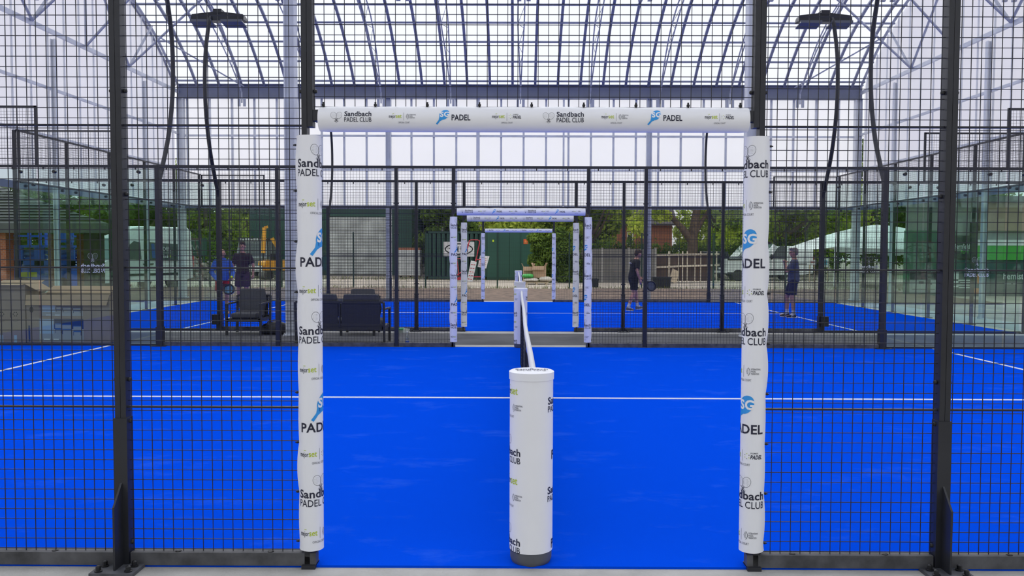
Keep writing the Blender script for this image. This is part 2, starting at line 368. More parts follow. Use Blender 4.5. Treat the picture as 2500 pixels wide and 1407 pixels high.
def art_sg(k=1.0):
    a = Art(); n = 26; ang = R(52); ux, uy = math.cos(ang), math.sin(ang)
    def T(p, q): return ((p * ux - q * uy) * k, (p * uy + q * ux) * k)
    head = [T(0.016 + 0.030 * math.cos(g), 0.0225 * math.sin(g)) for g in [2 * math.pi * i / n for i in range(n)]]
    a.poly(head, 3)
    a.poly([T(-0.004, 0.014), T(-0.024, 0.0045), T(-0.048, 0.0045), T(-0.048, -0.0045), T(-0.024, -0.0045), T(-0.004, -0.014)], 3)
    a.fit('SG', (0.010 - 0.022) * k, (0.010 + 0.026) * k, 0.000 * k, 0.038 * k, 4, 0.035, 0.0, 0.0004)
    return a

# ---------------------------------------------------------------- measured lay-out (metres)
Y_A, Y_B, Y_C, Y_D = 4.319, 14.379, 17.293, 27.353      # fence lines: near and far of the front court, near and far of the rear court
GX = 1.134; P1 = 2.096; P2 = 4.097; P3 = 6.098; P4 = 8.12; P5 = 10.14
HX = 11.5; Y_H0, Y_H1, Y_H2 = 3.7, 16.3, 28.9; Z_EAVE = 7.19; Z_WB = 3.10
SIDE = {-1: 'van side', 1: 'marquee side'}

# ================================================================ GROUND AND COURTS
def ground_plate(name, x0, y0, x1, y1, z0, z1, m, label, cat):
    o = MB().box(x0, y0, z0, x1, y1, z1).build(name, m, smooth=False); return tag(o, label, cat, kind='structure')
g = MB(); n_ = 60
gm = []
for i in range(n_ + 1):
    for j in range(n_ + 1):
        x = -150 + 300 * i / n_; y = -60 + 240 * j / n_; gm.append((x, y, -0.075))
g.add(gm, [(i * (n_ + 1) + j, (i + 1) * (n_ + 1) + j, (i + 1) * (n_ + 1) + j + 1, i * (n_ + 1) + j + 1) for i in range(n_) for j in range(n_)])
tag(g.build('ground', M_GRAVEL, smooth=False), 'pale gravel yard around the hall', 'ground', kind='structure')
ground_plate('floor', -11.6, -3.0, 11.6, Y_B + 0.42, -0.30, -0.012, M_CONC, 'pale concrete slab under the front court', 'floor')
ground_plate('floor', -11.6, Y_B + 0.42, 11.6, Y_C - 0.42, -0.30, -0.02, M_ASPH, 'dark asphalt walkway between the two courts', 'floor')
ground_plate('floor', -11.6, Y_C - 0.42, 11.6, Y_D + 0.55, -0.30, -0.012, M_CONC, 'pale concrete slab under the rear court', 'floor')
soil = MB(); sv = []; nx, ny = 120, 24
for i in range(nx + 1):
    for j in range(ny + 1):
        x = -16 + 32 * i / nx; y = Y_D + 0.55 + (38.2 - Y_D - 0.55) * j / ny
        sv.append((x, y, -0.02 + 0.05 * noise.noise(Vector((x * 1.7, y * 1.7, 0))) + 0.03 * noise.noise(Vector((x * 5, y * 5, 3))) - 0.03 * (j in (0, ny))))
soil.add(sv, [(i * (ny + 1) + j, (i + 1) * (ny + 1) + j, (i + 1) * (ny + 1) + j + 1, i * (ny + 1) + j + 1) for i in range(nx) for j in range(ny)])
tag(soil.build('ground', M_SOIL), 'bare brown soil strip behind the rear court', 'ground', kind='structure')

def court(y0, y1, label):
    t = MB().box(-10.08, y0, -0.012, 10.08, y1, 0.0).build('court_turf', M_TURF, smooth=False); tag(t, label, 'court surface', kind='structure')
    ym = (y0 + y1) / 2
    MB().box(-6.95, ym - 0.033, 0.0, 6.95, ym + 0.033, 0.004).build('court_line', M_LINE, t, smooth=False)
    for s in (-1, 1): MB().box(s * 6.95 - 0.03, y0 + 0.05, 0.0, s * 6.95 + 0.03, y1 - 0.05, 0.004).build('court_line', M_LINE, t, smooth=False)
court(Y_A, Y_B, 'bright blue turf of the front court'); court(Y_C + 0.02, Y_D, 'bright blue turf of the rear court')

# ================================================================ HALL
RAD, HALF = 9.5, 6.3
def roof_z(y, yc): return Z_EAVE - math.sqrt(RAD * RAD - HALF * HALF) + math.sqrt(max(0, RAD * RAD - (y - yc) ** 2))
def arc_pts(yc, off=0.0, n=24, y0=None, y1=None):
    out = []; a1 = math.asin(HALF / RAD)
    for i in range(n + 1):
        a = -a1 + 2 * a1 * i / n; r_ = RAD - off
        out.append((yc + r_ * math.sin(a), Z_EAVE - math.sqrt(RAD * RAD - HALF * HALF) + r_ * math.cos(a)))
    return out
YC2, YC1 = (Y_H1 + Y_H2) / 2, (Y_H0 + Y_H1) / 2
rib_p = arc_pts(YC2, 0.05)
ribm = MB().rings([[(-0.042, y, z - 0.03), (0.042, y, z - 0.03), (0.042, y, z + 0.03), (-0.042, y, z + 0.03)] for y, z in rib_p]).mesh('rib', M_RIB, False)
purlin_y = []
for py in (202, 155, 108, 62, 19, -24, -66):
    lo, hi = YC2, Y_H2
    for _ in range(40):
        mid = (lo + hi) / 2
        yy = 614 - (roof_z(mid, YC2) - 0.1 - CH) / mid * F_PX      # rows rise towards the crown
        if yy < py: lo = mid
        else: hi = mid
    purlin_y.append(mid)
def make_roof(yc, label, full):
    pts = arc_pts(yc, 0.0, 28)
    c = MB().rings([[(-HX - 0.1, y, z), (HX + 0.1, y, z)] for y, z in pts], cap=False, closed=False).build('ceiling', M_ROOF)
    tag(c, label, 'roof', kind='structure')
    dy = yc - YC2
    xs = [0.166 - 0.378 + 0.757 * k for k in range(-15, 16)]
    for x in xs:
        obj('rib', ribm, c, (x, dy, 0))
    for s in (-1, 1):
        for y in purlin_y:
            off = (y - YC2) * s; yy = yc + off; z = roof_z(yc + off, yc) - 0.11
            MB().tube([(-HX, yy, z), (HX, yy, z)], 0.033, 8).build('purlin', M_RIB, c)
    if full:
        low = arc_pts(yc, 0.42, 26); tr = MB(); k = len(low)
        for sg in (-1, 1):
            pts3 = []
            for i, (y, z) in enumerate(low):
                e = min(1, 2.3 * min(i, k - 1 - i) / (k - 1) * 2)
                pts3.append((sg * 0.10 * e, y, z + (0.22 if sg > 0 else 0.0) * e))
            tr.tube(pts3, 0.021, 6)
        for i in range(1, k - 1):
            e0 = min(1, 4.6 * min(i, k - 1 - i) / (k - 1)); e1 = min(1, 4.6 * min(i + 1, k - 2 - i) / (k - 1)) if i < k - 2 else 0
            sg = 1 if i % 2 else -1
            tr.tube([(sg * 0.10 * e0, low[i][0], low[i][1] + (0.22 if sg > 0 else 0) * e0), (-sg * 0.10 * e1, low[i + 1][0], low[i + 1][1] + (0.22 if sg < 0 else 0) * e1)], 0.008, 5)
        for y, z in (low[0], low[-1]):
            tr.box(-0.02, y - 0.02, z - 0.35, 0.02, y + 0.02, z + 0.02); tr.box(-0.13, y - 0.03, z - 0.46, -0.05, y + 0.03, z - 0.2); tr.box(0.05, y - 0.03, z - 0.46, 0.13, y + 0.03, z - 0.2)
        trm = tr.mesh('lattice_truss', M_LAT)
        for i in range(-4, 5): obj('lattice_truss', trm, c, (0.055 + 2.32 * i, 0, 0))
    return c
YC0 = YC1 - 12.6
ceil2 = make_roof(YC2, 'arched translucent roof on curved steel ribs over the rear court', True)
make_roof(YC1, 'arched translucent roof over the front court', False)

make_roof(YC0, 'added unseen translucent roof over the concrete in front of the nearest fence', False)  # bay added out of view, for the front light and glass reflections
def ibeam(mb, p, q, h, wd, upv=(0, 0, 1), mi=0, tf=0.02):
    p = Vector(p); q = Vector(q); u = Vector(upv)
    mb.bar(p, q, 0.016, h - 2 * tf, mi, upv); mb.bar(p + u * (h / 2 - tf / 2), q + u * (h / 2 - tf / 2), wd, tf, mi, upv); mb.bar(p - u * (h / 2 - tf / 2), q - u * (h / 2 - tf / 2), wd, tf, mi, upv)
for y, lb in ((Y_H2, 'grey steel eaves beam along the top of the back wall'), (Y_H1, 'grey steel valley beam over the walkway'), (Y_H0, 'grey steel eaves beam above the near edge of the hall')):
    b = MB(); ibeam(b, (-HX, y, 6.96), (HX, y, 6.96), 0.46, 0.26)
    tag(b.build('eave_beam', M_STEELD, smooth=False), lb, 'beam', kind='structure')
# back wall
wb = MB().box(-HX, Y_H2 + 0.14, Z_WB, HX, Y_H2 + 0.155, 6.95).build('wall_back', M_WALLB, smooth=False)
tag(wb, 'milky translucent cladding of the back wall above the open side', 'wall', kind='structure')
mulm = MB().box(-0.034, Y_H2 + 0.06, Z_WB, 0.034, Y_H2 + 0.13, 6.75).mesh('mullion', M_STEEL, False)
for k in range(-15, 15): obj('mullion', mulm, wb, (0.166 + 0.757 * k, 0, 0))
for z in (5.49, 4.35): MB().box(-HX, Y_H2 + 0.02, z - 0.035, HX, Y_H2 + 0.06, z + 0.035).build('girt', M_STEEL, wb, smooth=False)
MB().box(-HX, Y_H2 + 0.0, Z_WB - 0.06, HX, Y_H2 + 0.17, Z_WB + 0.05).build('bottom_rail', M_STEELD, wb, smooth=False)
for k in (-1.37, 1.51):
    MB().box(k - (0.055 if k < 0 else 0.03), Y_H2 - 0.06, Z_WB, k + (0.055 if k < 0 else 0.03), Y_H2 + 0.05, 6.74).build('wind_post', M_STEEL, wb, smooth=False)
wf = MB().box(-HX, Y_H0 - 12.6, Z_WB, HX, Y_H0 - 12.585, 7.0).build('added_wall_front', M_WALLB, smooth=False)  # wall added behind the camera to dim front light and show in reflections
tag(wf, 'added milky translucent front wall, unseen, facing the courts', 'wall', kind='structure')
# side walls with their gable trusses
for s in (-1, 1):
    pts = [(Y_H0, Z_WB), (Y_H2, Z_WB)] + [(y, z) for y, z in reversed(arc_pts(YC2, 0, 20))] + [(y, z) for y, z in reversed(arc_pts(YC1, 0, 20))][1:]
    m = MB(); xw = s * (HX + 0.08)
    k0 = len(m.v)
    cols = []
    ys = sorted(set([round(Y_H0 + (Y_H2 - Y_H0) * i / 60, 4) for i in range(61)]))
    vs = []
    for y in ys:
        yc = YC2 if y >= Y_H1 else YC1
        for x in (xw, xw + s * 0.012): vs += [(x, y, Z_WB), (x, y, roof_z(y, yc))]
    fs = []
    for i in range(len(ys) - 1):
        a, b = 4 * i, 4 * (i + 1); fs += [(a, a + 1, b + 1, b), (a + 2, b + 2, b + 3, a + 3)]
    m.add(vs, fs)
    wl = m.build('wall_left' if s < 0 else 'wall_right', M_WALL, smooth=False)
    tag(wl, 'milky translucent gable wall above the %s of the hall' % SIDE[s], 'wall', kind='structure')
    y = Y_H2 - 0.3; xi = s * (HX - 0.02)
    while y > Y_H1 - 4:
        yc = YC2 if y >= Y_H1 else YC1
        MB().box(min(xi + s * 0.04, xi + s * 0.075), y - 0.016, Z_WB, max(xi + s * 0.04, xi + s * 0.075), y + 0.016, roof_z(y, yc)).build('mullion', M_STEEL, wl, smooth=False); y -= 0.757
    for z in (5.55, 4.38, 6.95):
        h = 0.05 if z > 6 else 0.03
        MB().box(min(s * HX, s * (HX - 0.08)), Y_H0, z - h, max(s * HX, s * (HX - 0.08)), Y_H2, z + h).build('girt', M_STEEL, wl, smooth=False)
    MB().box(min(s * HX, s * (HX + 0.1)), Y_H0, Z_WB - 0.07, max(s * HX, s * (HX + 0.1)), Y_H2, Z_WB + 0.09).build('bottom_rail', M_STEELD, wl, smooth=False)
    e = MB().tube([(s * (HX - 0.06), y, z - 0.08) for y, z in arc_pts(YC2, 0, 24)], 0.045, 8).build('gable_arch', M_LAT, wl)
    xg = s * (HX - 0.12)
    def web(a, b, r_=0.035, nm='gable_web'): MB().tube([a, b], r_, 8).build(nm, M_LAT, wl)
    for a, b in (((25.1, 6.97), (YC2 + 0.1, roof_z(YC2, YC2) - 0.1)), ((25.1, 6.97), (26.7, roof_z(26.7, YC2) - 0.1)), ((20.1, 6.97), (YC2 - 0.1, roof_z(YC2, YC2) - 0.1)), ((20.1, 6.97), (18.4, roof_z(18.4, YC2) - 0.1)), ((YC2, 6.97), (YC2, roof_z(YC2, YC2) - 0.1))):
        web((xg, a[0], a[1]), (xg, b[0], b[1]))
    for y in (25.1, YC2, 20.1): web((xg, y, 6.97), (s * 9.2, y, roof_z(y, YC2) - 0.3), 0.034, 'knee_brace')
    web((xg, 27.0, roof_z(27, YC2) - 0.15), (s * 9.2, Y_H2 - 0.12, 7.1), 0.024, 'tie_rod')
def column(x, y, label, wd=0.20, d=0.20):
    m = MB(); ibeam(m, (x, y, 0), (x, y, 6.75), wd, d, (1, 0, 0), 0, 0.02); m.box(x - wd * 0.7, y - d * 0.7, -0.012, x + wd * 0.7, y + d * 0.7, 0.015)
    for i in (-1, 1):
        for j in (-1, 1): m.tube([(x + i * wd * 0.58, y + j * d * 0.58, 0.0), (x + i * wd * 0.58, y + j * d * 0.58, 0.05)], 0.014, 6)
    tag(m.build('column', M_STEEL, smooth=False), label, 'column', kind='structure')
for s in (-1, 1):
    column(s * 4.38, Y_H2, 'grey steel column under the back wall, %s' % ('behind the benches' if s < 0 else 'behind the walking player'), 0.18, 0.18)
    column(s * 4.36, Y_H1, 'grey steel column standing on the walkway, %s' % ('beside the black sports bag' if s < 0 else 'toward the marquee'), 0.21, 0.21)
    column(s * 11.38, Y_H2, 'grey steel corner column at the back of the hall, %s' % SIDE[s], 0.22, 0.22)
    column(s * 11.38, 26.1, 'grey steel column next to the back corner, %s' % SIDE[s], 0.11, 0.11)
    column(s * 11.38, 21.0, 'grey steel column in the middle of the open side, %s' % SIDE[s], 0.11, 0.11)

# ================================================================ FENCES
FN = {'A': 'the nearest fence', 'B': 'the front court\'s far fence', 'C': 'the rear court\'s near fence', 'D': 'the rear court\'s far fence'}
FY = {'A': Y_A + 0.02, 'B': Y_B, 'C': Y_C, 'D': Y_D}
OUT = {'A': -1, 'B': 1, 'C': -1, 'D': 1}
H_F = 3.0
WP = {}
def wire_mesh(wd, z0, z1):
    key = (round(wd, 3), z0, z1)
    if key in WP: return WP[key]
    p = 0.0513; r_ = 0.00165; m = MB(); n = int(wd / p); x0 = -n * p / 2
    for i in range(n + 1): x = x0 + i * p; m.box(x - r_, -r_, z0, x + r_, r_, z1)
    k = int((z1 - z0) / p)
    for j in range(k + 1): z = z0 + 0.012 + j * p; m.box(-wd / 2, -r_ * 2.6, z - r_, wd / 2, -r_ * 0.6, z + r_)
    WP[key] = m.mesh('wire_mesh', M_WIRE, False); return WP[key]
STM = {}
def panel(xc, Y, wd, z0, z1, label, group=None):
    o = obj('wire_fence', wire_mesh(wd, z0, z1), None, (xc, Y, 0)); tag(o, label, 'fence panel', group)
    for z in (0.815, 1.527, 2.247):
        if z0 < z < z1:
            k = round(wd, 3)
            if k not in STM: STM[k] = MB().box(-wd / 2, -0.014, -0.0045, wd / 2, 0.006, 0.0045).mesh('stiffener', M_WIRE, False)
            obj('stiffener', STM[k], o, (0, 0, z))
    return o
# posts
pm = MB(); pm.box(-0.028, -0.03, 0.0, -0.001, 0.03, H_F); pm.box(0.001, -0.03, 0.0, 0.028, 0.03, H_F); pm.box(-0.02, -0.022, 0, 0.02, 0.028, H_F); pm.box(-0.034, -0.036, 0.006, 0.034, 0.034, 0.76)
POST = pm.mesh('fence_post', M_METAL, False)
gp = MB(); gp.box(-0.028, -0.03, 0.0, -0.001, 0.03, H_F); gp.box(0.001, -0.03, 2.24, 0.028, 0.03, H_F); gp.box(-0.02, -0.022, 2.26, 0.02, 0.028, H_F); gp.box(-0.04, -0.05, -0.012, 0.03, 0.045, 0.008)
GPOST = gp.mesh('gate_post', M_METAL, False)
GPOST_R = MB(); GPOST_R.v = [(-a, b, c) for a, b, c in gp.v]; GPOST_R.f = [tuple(reversed(f)) for f in gp.f]; GPOST_R.m = gp.m; GPOST_R = GPOST_R.mesh('gate_post', M_METAL, False)
BOLT = MB().lathe([(0.0, -0.046), (0.008, -0.044), (0.011, -0.038), (0.011, -0.030), (0.006, -0.028), (0.006, 0.028), (0.011, 0.030), (0.011, 0.038), (0.008, 0.044), (0.0, 0.046)], 10, M=Matrix.Rotation(R(90), 3, 'Y')).mesh('bolt', M_TIE)
PLATE = MB().box(-0.11, -0.165, -0.012, 0.11, 0.05, 0.006).mesh('base_plate', M_PLATE, False)
ANCH = MB().lathe([(0.012, 0.0), (0.02, 0.002), (0.02, 0.006), (0.013, 0.008), (0.013, 0.026), (0.009, 0.030), (0.0, 0.032)], 8).mesh('anchor_bolt', M_TIE)
GUS = MB().prism([(0.034, 0.43), (0.125, 0.325), (0.125, 0.004), (0.034, 0.004)], (-0.005, 0, 0), (0, -1, 0), (0, 0, 1), -0.01).mesh('gusset', M_METAL, False)
def post(x, f, where, gate=0):
    Y = FY[f]
    lab = ('black steel gate post on the %s of the gateway in %s' if gate else 'black steel post %s in %s, ' + 'XX') 
    if gate: lab = 'black steel gate post, %s of the gateway in %s' % (SIDE[gate], FN[f])
    else: lab = 'black steel post %s in %s, %s' % (where, FN[f], SIDE[-1 if x < 0 else 1])
    o = obj('gate_post' if gate else 'fence_post', (GPOST if gate < 0 else GPOST_R) if gate else POST, None, (x, Y, 0)); tag(o, lab, 'post')
    for z in ((2.42,) if gate else (0.11, 0.74, 0.955, 1.90, 2.42)): obj('bolt', BOLT, o, (0, 0.004, z))
    if not gate:
        rz = 0 if OUT[f] < 0 else math.pi
        b = obj('base_plate', PLATE, o, (0, 0, 0), (0, 0, rz)); obj('gusset', GUS, o, (0, 0, 0), (0, 0, rz))
        for i in (-1, 1):
            for yy in (-0.135, -0.065): obj('anchor_bolt', ANCH, b, (i * 0.075, yy, 0.006))
    return o
def rail(x0, x1, f, label, z0=0.0, z1=0.066, d=0.03, nm='bottom_rail', m=None):
    Y = FY[f]; q = MB(); q.box(x0, Y - d, z0, x1, Y + d, z1)
    L = x1 - x0
    o = q.build(nm, m or M_RAIL, smooth=False); tag(o, label, 'rail')
    if nm == 'bottom_rail':
        k = max(1, round(L / 0.62))
        for i in range(k): obj('slot_cap', SLOT, o, (x0 + L * (i + 0.5) / k, Y - 0.006, z1))
    return o
SLOT = MB().lathe([(0.016, -0.001), (0.016, 0.003), (0.012, 0.005), (0.0, 0.005)], 12).mesh('slot_cap', M_TIE)
def fence(f):
    Y = FY[f]
    for s in (-1, 1):
        sd = SIDE[s]
        post(s * GX, f, '', s); post(s * P1, f, 'nearest the gateway', 0)
        if f != 'A': post(s * P2, f, 'second from the gateway', 0)
        c = 0.058
        panel(s * (GX + P1) / 2, Y, P1 - GX - c, 0.066, H_F, 'narrow mesh panel beside the gateway in %s, %s' % (FN[f], sd))
        panel(s * (P1 + P2) / 2, Y, P2 - P1 - c, 0.066, H_F, 'wide mesh panel second from the gateway in %s, %s' % (FN[f], sd))
        def R_(a, b, lb, **k): rail(min(s * a, s * b), max(s * a, s * b), f, lb, **k)
        R_(GX - 0.03, P1 - 0.04, 'dusty bottom rail beside the gateway in %s, %s' % (FN[f], sd))
        R_(P1 + 0.04, P2 - 0.04, 'dusty bottom rail under the wide panel in %s, %s' % (FN[f], sd))
        if f != 'A':
            panel(s * (P2 + P3) / 2, Y, P3 - P2 - c, 0.066, H_F, 'black mesh panel next to the glass in %s, %s' % (FN[f], sd))
            R_(P2 + 0.04, P3 - 0.05, 'black bottom rail nearest the glass in %s, %s' % (FN[f], sd))
    panel(0, Y, 2 * GX - 0.058, 2.33, H_F, 'black mesh panel over the gateway in %s' % FN[f])
    rail(-GX, GX, f, 'black lintel bar over the gateway in %s' % FN[f], 2.27, 2.325, 0.026, 'gate_lintel', M_METAL)
    ex = P2 if f == 'A' else P5
    tr = rail(-ex, ex, f, 'black top rail running along %s' % FN[f], H_F, H_F + 0.045, 0.024, 'top_rail', M_METAL)
    k = int(2 * ex / 0.52)
    for i in range(k + 1):
        x = -ex + 0.05 + (2 * ex - 0.1) * i / k
        obj('clip', CLIP, tr, (x, Y - 0.02, H_F))
CLIP = MB().box(-0.008, -0.012, -0.035, 0.008, 0.012, 0.0).mesh('clip', M_TIE, False)
for f in 'ABCD': fence(f)

# ---- glass walls
def glass_pane(c, along, wd, label, group=None):
    "along 0 = x, 1 = y"
    hx, hy = (wd / 2 - 0.006, 0.006) if along == 0 else (0.006, wd / 2 - 0.006)
    o = MB().box(-hx, -hy, 0.03, hx, hy, 2.985).build('glass_screen', M_GLASS, None, c, smooth=False); tag(o, label, 'glass wall', group)
    for q in (-0.36, 0.36):
        p = (wd * q, 0, 2.93) if along == 0 else (0, wd * q, 2.93)
        MB().lathe([(0.0, -0.03), (0.028, -0.03), (0.03, -0.01), (0.03, 0.01), (0.028, 0.03), (0.0, 0.03)], 10, p, 0, Matrix.Rotation(R(90), 3, 'X') if along == 0 else Matrix.Rotation(R(90), 3, 'Y')).build('clamp', M_TIE, o)
    return o
panes = {}
for f in 'BCD':
    for s in (-1, 1):
        panes[f, s, 0] = glass_pane((s * (P3 + P4 + 0.05) / 2, FY[f], 0), 0, P4 - P3 - 0.05, 'clear glass pane next to the mesh in %s, %s' % (FN[f], SIDE[s]))
        panes[f, s, 1] = glass_pane((s * (P4 + P5 + 0.0) / 2, FY[f], 0), 0, P5 - P4 - 0.04, 'clear glass pane next to the corner in %s, %s' % (FN[f], SIDE[s]))
        rp = panel(s * (P4 + P5) / 2, FY[f], P5 - P4 - 0.04, H_F + 0.05, 4.0, 'raised black mesh panel above the corner glass in %s, %s' % (FN[f], SIDE[s]))
        xa, xb = sorted((s * (P3 + 0.05), s * P5))
        rail(xa, xb, f, 'thin black rail under the glass of %s, %s' % (FN[f], SIDE[s]), 0.0, 0.03, 0.03, 'glass_rail', M_METAL)
        fr = MB(); hw_ = (P5 - P4) / 2
        for xx in (-hw_ + 0.01, hw_ - 0.02): fr.box(xx - 0.018, -0.018, H_F, xx + 0.018, 0.018, 4.03)
        fr.box(-hw_, -0.018, 4.0, hw_, 0.018, 4.03)
        fr.build('edge_frame', M_METAL, rp, smooth=False)
ORD = ['first', 'second', 'third', 'fourth', 'fifth']
for s in (-1, 1):
    n = 5; st = (Y_D - Y_C) / n; xg = s * (P5 + 0.03)
    for i in range(n):
        glass_pane((xg, Y_C + st * (i + 0.5), 0), 1, st - 0.03, 'clear glass pane of the rear court\'s end wall, %s from the walkway, %s' % (ORD[i], SIDE[s]))
        o = obj('wire_fence', wire_mesh(st - 0.06, H_F + 0.05, 4.0), None, (xg, Y_C + st * (i + 0.5), 0), (0, 0, R(90)))
        tag(o, 'mesh strip over the rear court\'s end glass, %s from the walkway, %s' % (ORD[i], SIDE[s]), 'fence panel')
    for i in range(n + 1):
        y = Y_C + st * i; q = MB().box(-0.03, -0.03, 0, 0.03, 0.03, 4.03); q.box(-0.08, -0.08, -0.012, 0.08, 0.08, 0.004)
        where = 'at the walkway corner' if i == 0 else ('at the back corner' if i == n else '%s from the walkway corner' % ORD[i - 1])
        o = q.build('glass_post', M_METAL, None, (s * (P5 + 0.075), y, 0), smooth=False); tag(o, 'slim black post of the rear court\'s end wall, %s, %s' % (where, SIDE[s]), 'post')
    for z, nm in ((4.03, 'upper'), (3.0, 'lower')):
        o = MB().box(xg - 0.02, Y_C, z - 0.02, xg + 0.02, Y_D, z + 0.02).build('end_rail', M_METAL, smooth=False); tag(o, '%s black rail of the rear court\'s end wall, %s' % (nm, SIDE[s]), 'rail')
# white club lettering on four panes
M_DEC = mat('white_decal', (0.62, 0.66, 0.66), 0.6)
def decal(pane, u, z, mirror, parts=('e', 's', 'c')):
    a = Art()
    if 'e' in parts: a.merge(art_rackets(2.3), 0, 0.17)
    if 's' in parts: a.fit('Sandbach', -0.20, 0.20, 0.0, 0.095, 0, 0.02)
    a.fit('PADEL CLUB', -0.20, 0.20, -0.085, 0.095, 0, 0.012)
    m = MB(); sg = -1 if mirror else 1
    for vs, fs, ink, lift in a.p: m.add([(u + sg * x, -0.0085, z + y) for x, y in vs], fs)
    m.build('white_lettering', M_DEC, pane, smooth=False)
decal(panes['B', -1, 0], -7.22 + (P3 + P4 + 0.05) / 2, 1.32, True)
decal(panes['B', 1, 0], 7.66 - (P3 + P4 + 0.05) / 2, 1.30, False)
decal(panes['C', 1, 0], 7.05 - (P3 + P4 + 0.05) / 2, 1.30, False)

# ---- padded wraps
TIE = MB(); TIE.box(-0.006, -0.004, -0.004, 0.024, 0.004, 0.004); TIE.box(0.004, -0.007, -0.007, 0.014, 0.007, 0.007); TIE = TIE.mesh('cable_tie', M_TIE, False)
def bulge(t, seed):
    u = (t % 1.0); k = math.floor(t); h = abs(noise.noise(Vector((k * 3.7 + seed, seed, 0.3))))
    return 0.002 + (0.003 + 0.017 * h) * math.sin(math.pi * u) ** 0.8
def pad_mesh_vertical(s):
    "s: side of the gateway; the tied edge faces away from the gateway"
    r_ = 0.0595; z0, z1 = 0.085, 2.195; m = MB(); n = 52; k = 96; rs = []
    for i in range(k + 1):
        z = z0 + (z1 - z0) * i / k; b = bulge((z - 0.12) / 0.257, 2.0 if s < 0 else 9.0); ring = []
        for j in range(n):
            a = 2 * math.pi * j / n; fl = Vector((s * 1.0, 0)); d = math.acos(max(-1, min(1, math.cos(a) * s))); rr = r_ + b * math.exp(-(d / 0.42) ** 2)
            ring.append((rr * math.cos(a), rr * math.sin(a), z))
        rs.append(ring)
    m.rings(rs, 0)
    seq = [(398, 'S'), (503, 'M0' if True else ''), (607, 'G'), (715, 'M1'), (808, 'S'), (910, 'M0'), (1016, 'G'), (1120, 'M1'), (1214, 'S'), (1318, 'M0')]
    def fn(u, v, l):
        th = u / r_; rr = r_ + 0.0011 + l; return (rr * math.sin(th), -rr * math.cos(th), v)
    for py, kind in seq:
        zc = CH - (py - 614) / 487.0; a = Art(); u0 = -s * 0.057
        if kind == 'S': a.merge(art_sandbach_stack(), -s * 0.064, zc, 1.12)
        elif kind == 'G':
            a.merge(art_sg(1.75), u0 - s * 0.014, zc + 0.030); a.fit('PADEL', u0 - 0.098, u0 + 0.098, zc - 0.094, 0.066, 0, 0.022)
        else: a.merge(art_sponsor(1.5, kind == 'M1'), u0 - (0.012 if s > 0 else 0.0), zc)
        a.emit(m, fn, 1, 0.008, 0)
    return m.mesh('post_pad', [M_PAD] + INKS)
def pad_mesh_horizontal():
    r_ = 0.0615; x0, x1 = -1.075, 1.08; m = MB(); n = 44; k = 110; rs = []
    for i in range(k + 1):
        x = x0 + (x1 - x0) * i / k; b = 0.45 * bulge((x - x0 - 0.02) / 0.262, 5.0); e = min(1.0, 0.35 + min(i, k - i) * 0.35) if min(i, k - i) < 2 else 1.0; ring = []
        for j in range(n):
            a = 2 * math.pi * j / n; d = abs((a - math.pi / 2 + math.pi) % (2 * math.pi) - math.pi); rr = (r_ + b * math.exp(-(d / 0.6) ** 2)) * (0.94 + 0.06 * e)
            ring.append((x, rr * math.cos(a), rr * math.sin(a)))
        rs.append(ring)
    m.rings([list(reversed(q)) for q in rs], 0)
    def fn(u, v, l):
        th = v / r_; rr = r_ + 0.0012 + l; return (u, -rr * math.cos(th), rr * math.sin(th))
    def xp(px): return (px - 1260) / 489.0 + CX
    for px, kind in ((808, 'S'), (986, 'M0'), (1080, 'G'), (1237, 'M1'), (1325, 'S'), (1503, 'M0'), (1595, 'G'), (1754, 'M1')):
        a = Art(); v0 = 0.004
        if kind == 'S': a.merge(art_sandbach_row(), xp(px), v0)
        elif kind == 'G':
            a.merge(art_sg(0.98), xp(px), v0 + 0.002); a.fit('PADEL', xp(px) + 0.046, xp(px) + 0.140, v0 - 0.015, 0.040, 0, 0.022)
        else: a.merge(art_sponsor(1.02, kind == 'M1'), xp(px), v0)
        a.emit(m, fn, 1, 0.008, 1)
    return m.mesh('lintel_pad', [M_PAD] + INKS)
PADV = {s: pad_mesh_vertical(s) for s in (-1, 1)}; PADH = pad_mesh_horizontal()
for f in 'ABCD':
    for s in (-1, 1):
        o = obj('post_pad', PADV[s], None, (s * (GX - 0.004), FY[f], 0)); tag(o, 'white printed pad wrapped round the %s gate post of %s' % (SIDE[s], FN[f]), 'post pad')
        for i in range(9): obj('cable_tie', TIE, o, (s * 0.064, 0, 0.12 + 0.257 * i if i < 8 else 2.15), (0, 0, 0 if s > 0 else math.pi)).scale = (0.75, 0.75, 0.75)
    o = obj('lintel_pad', PADH, None, (0, FY[f], 2.279)); tag(o, 'white printed pad roll across the top of the gateway in %s' % FN[f], 'pad')
    for i in range(9): obj('cable_tie', TIE, o, (-1.055 + 0.262 * i, -0.012, 0.062), (0, R(-90), 0))

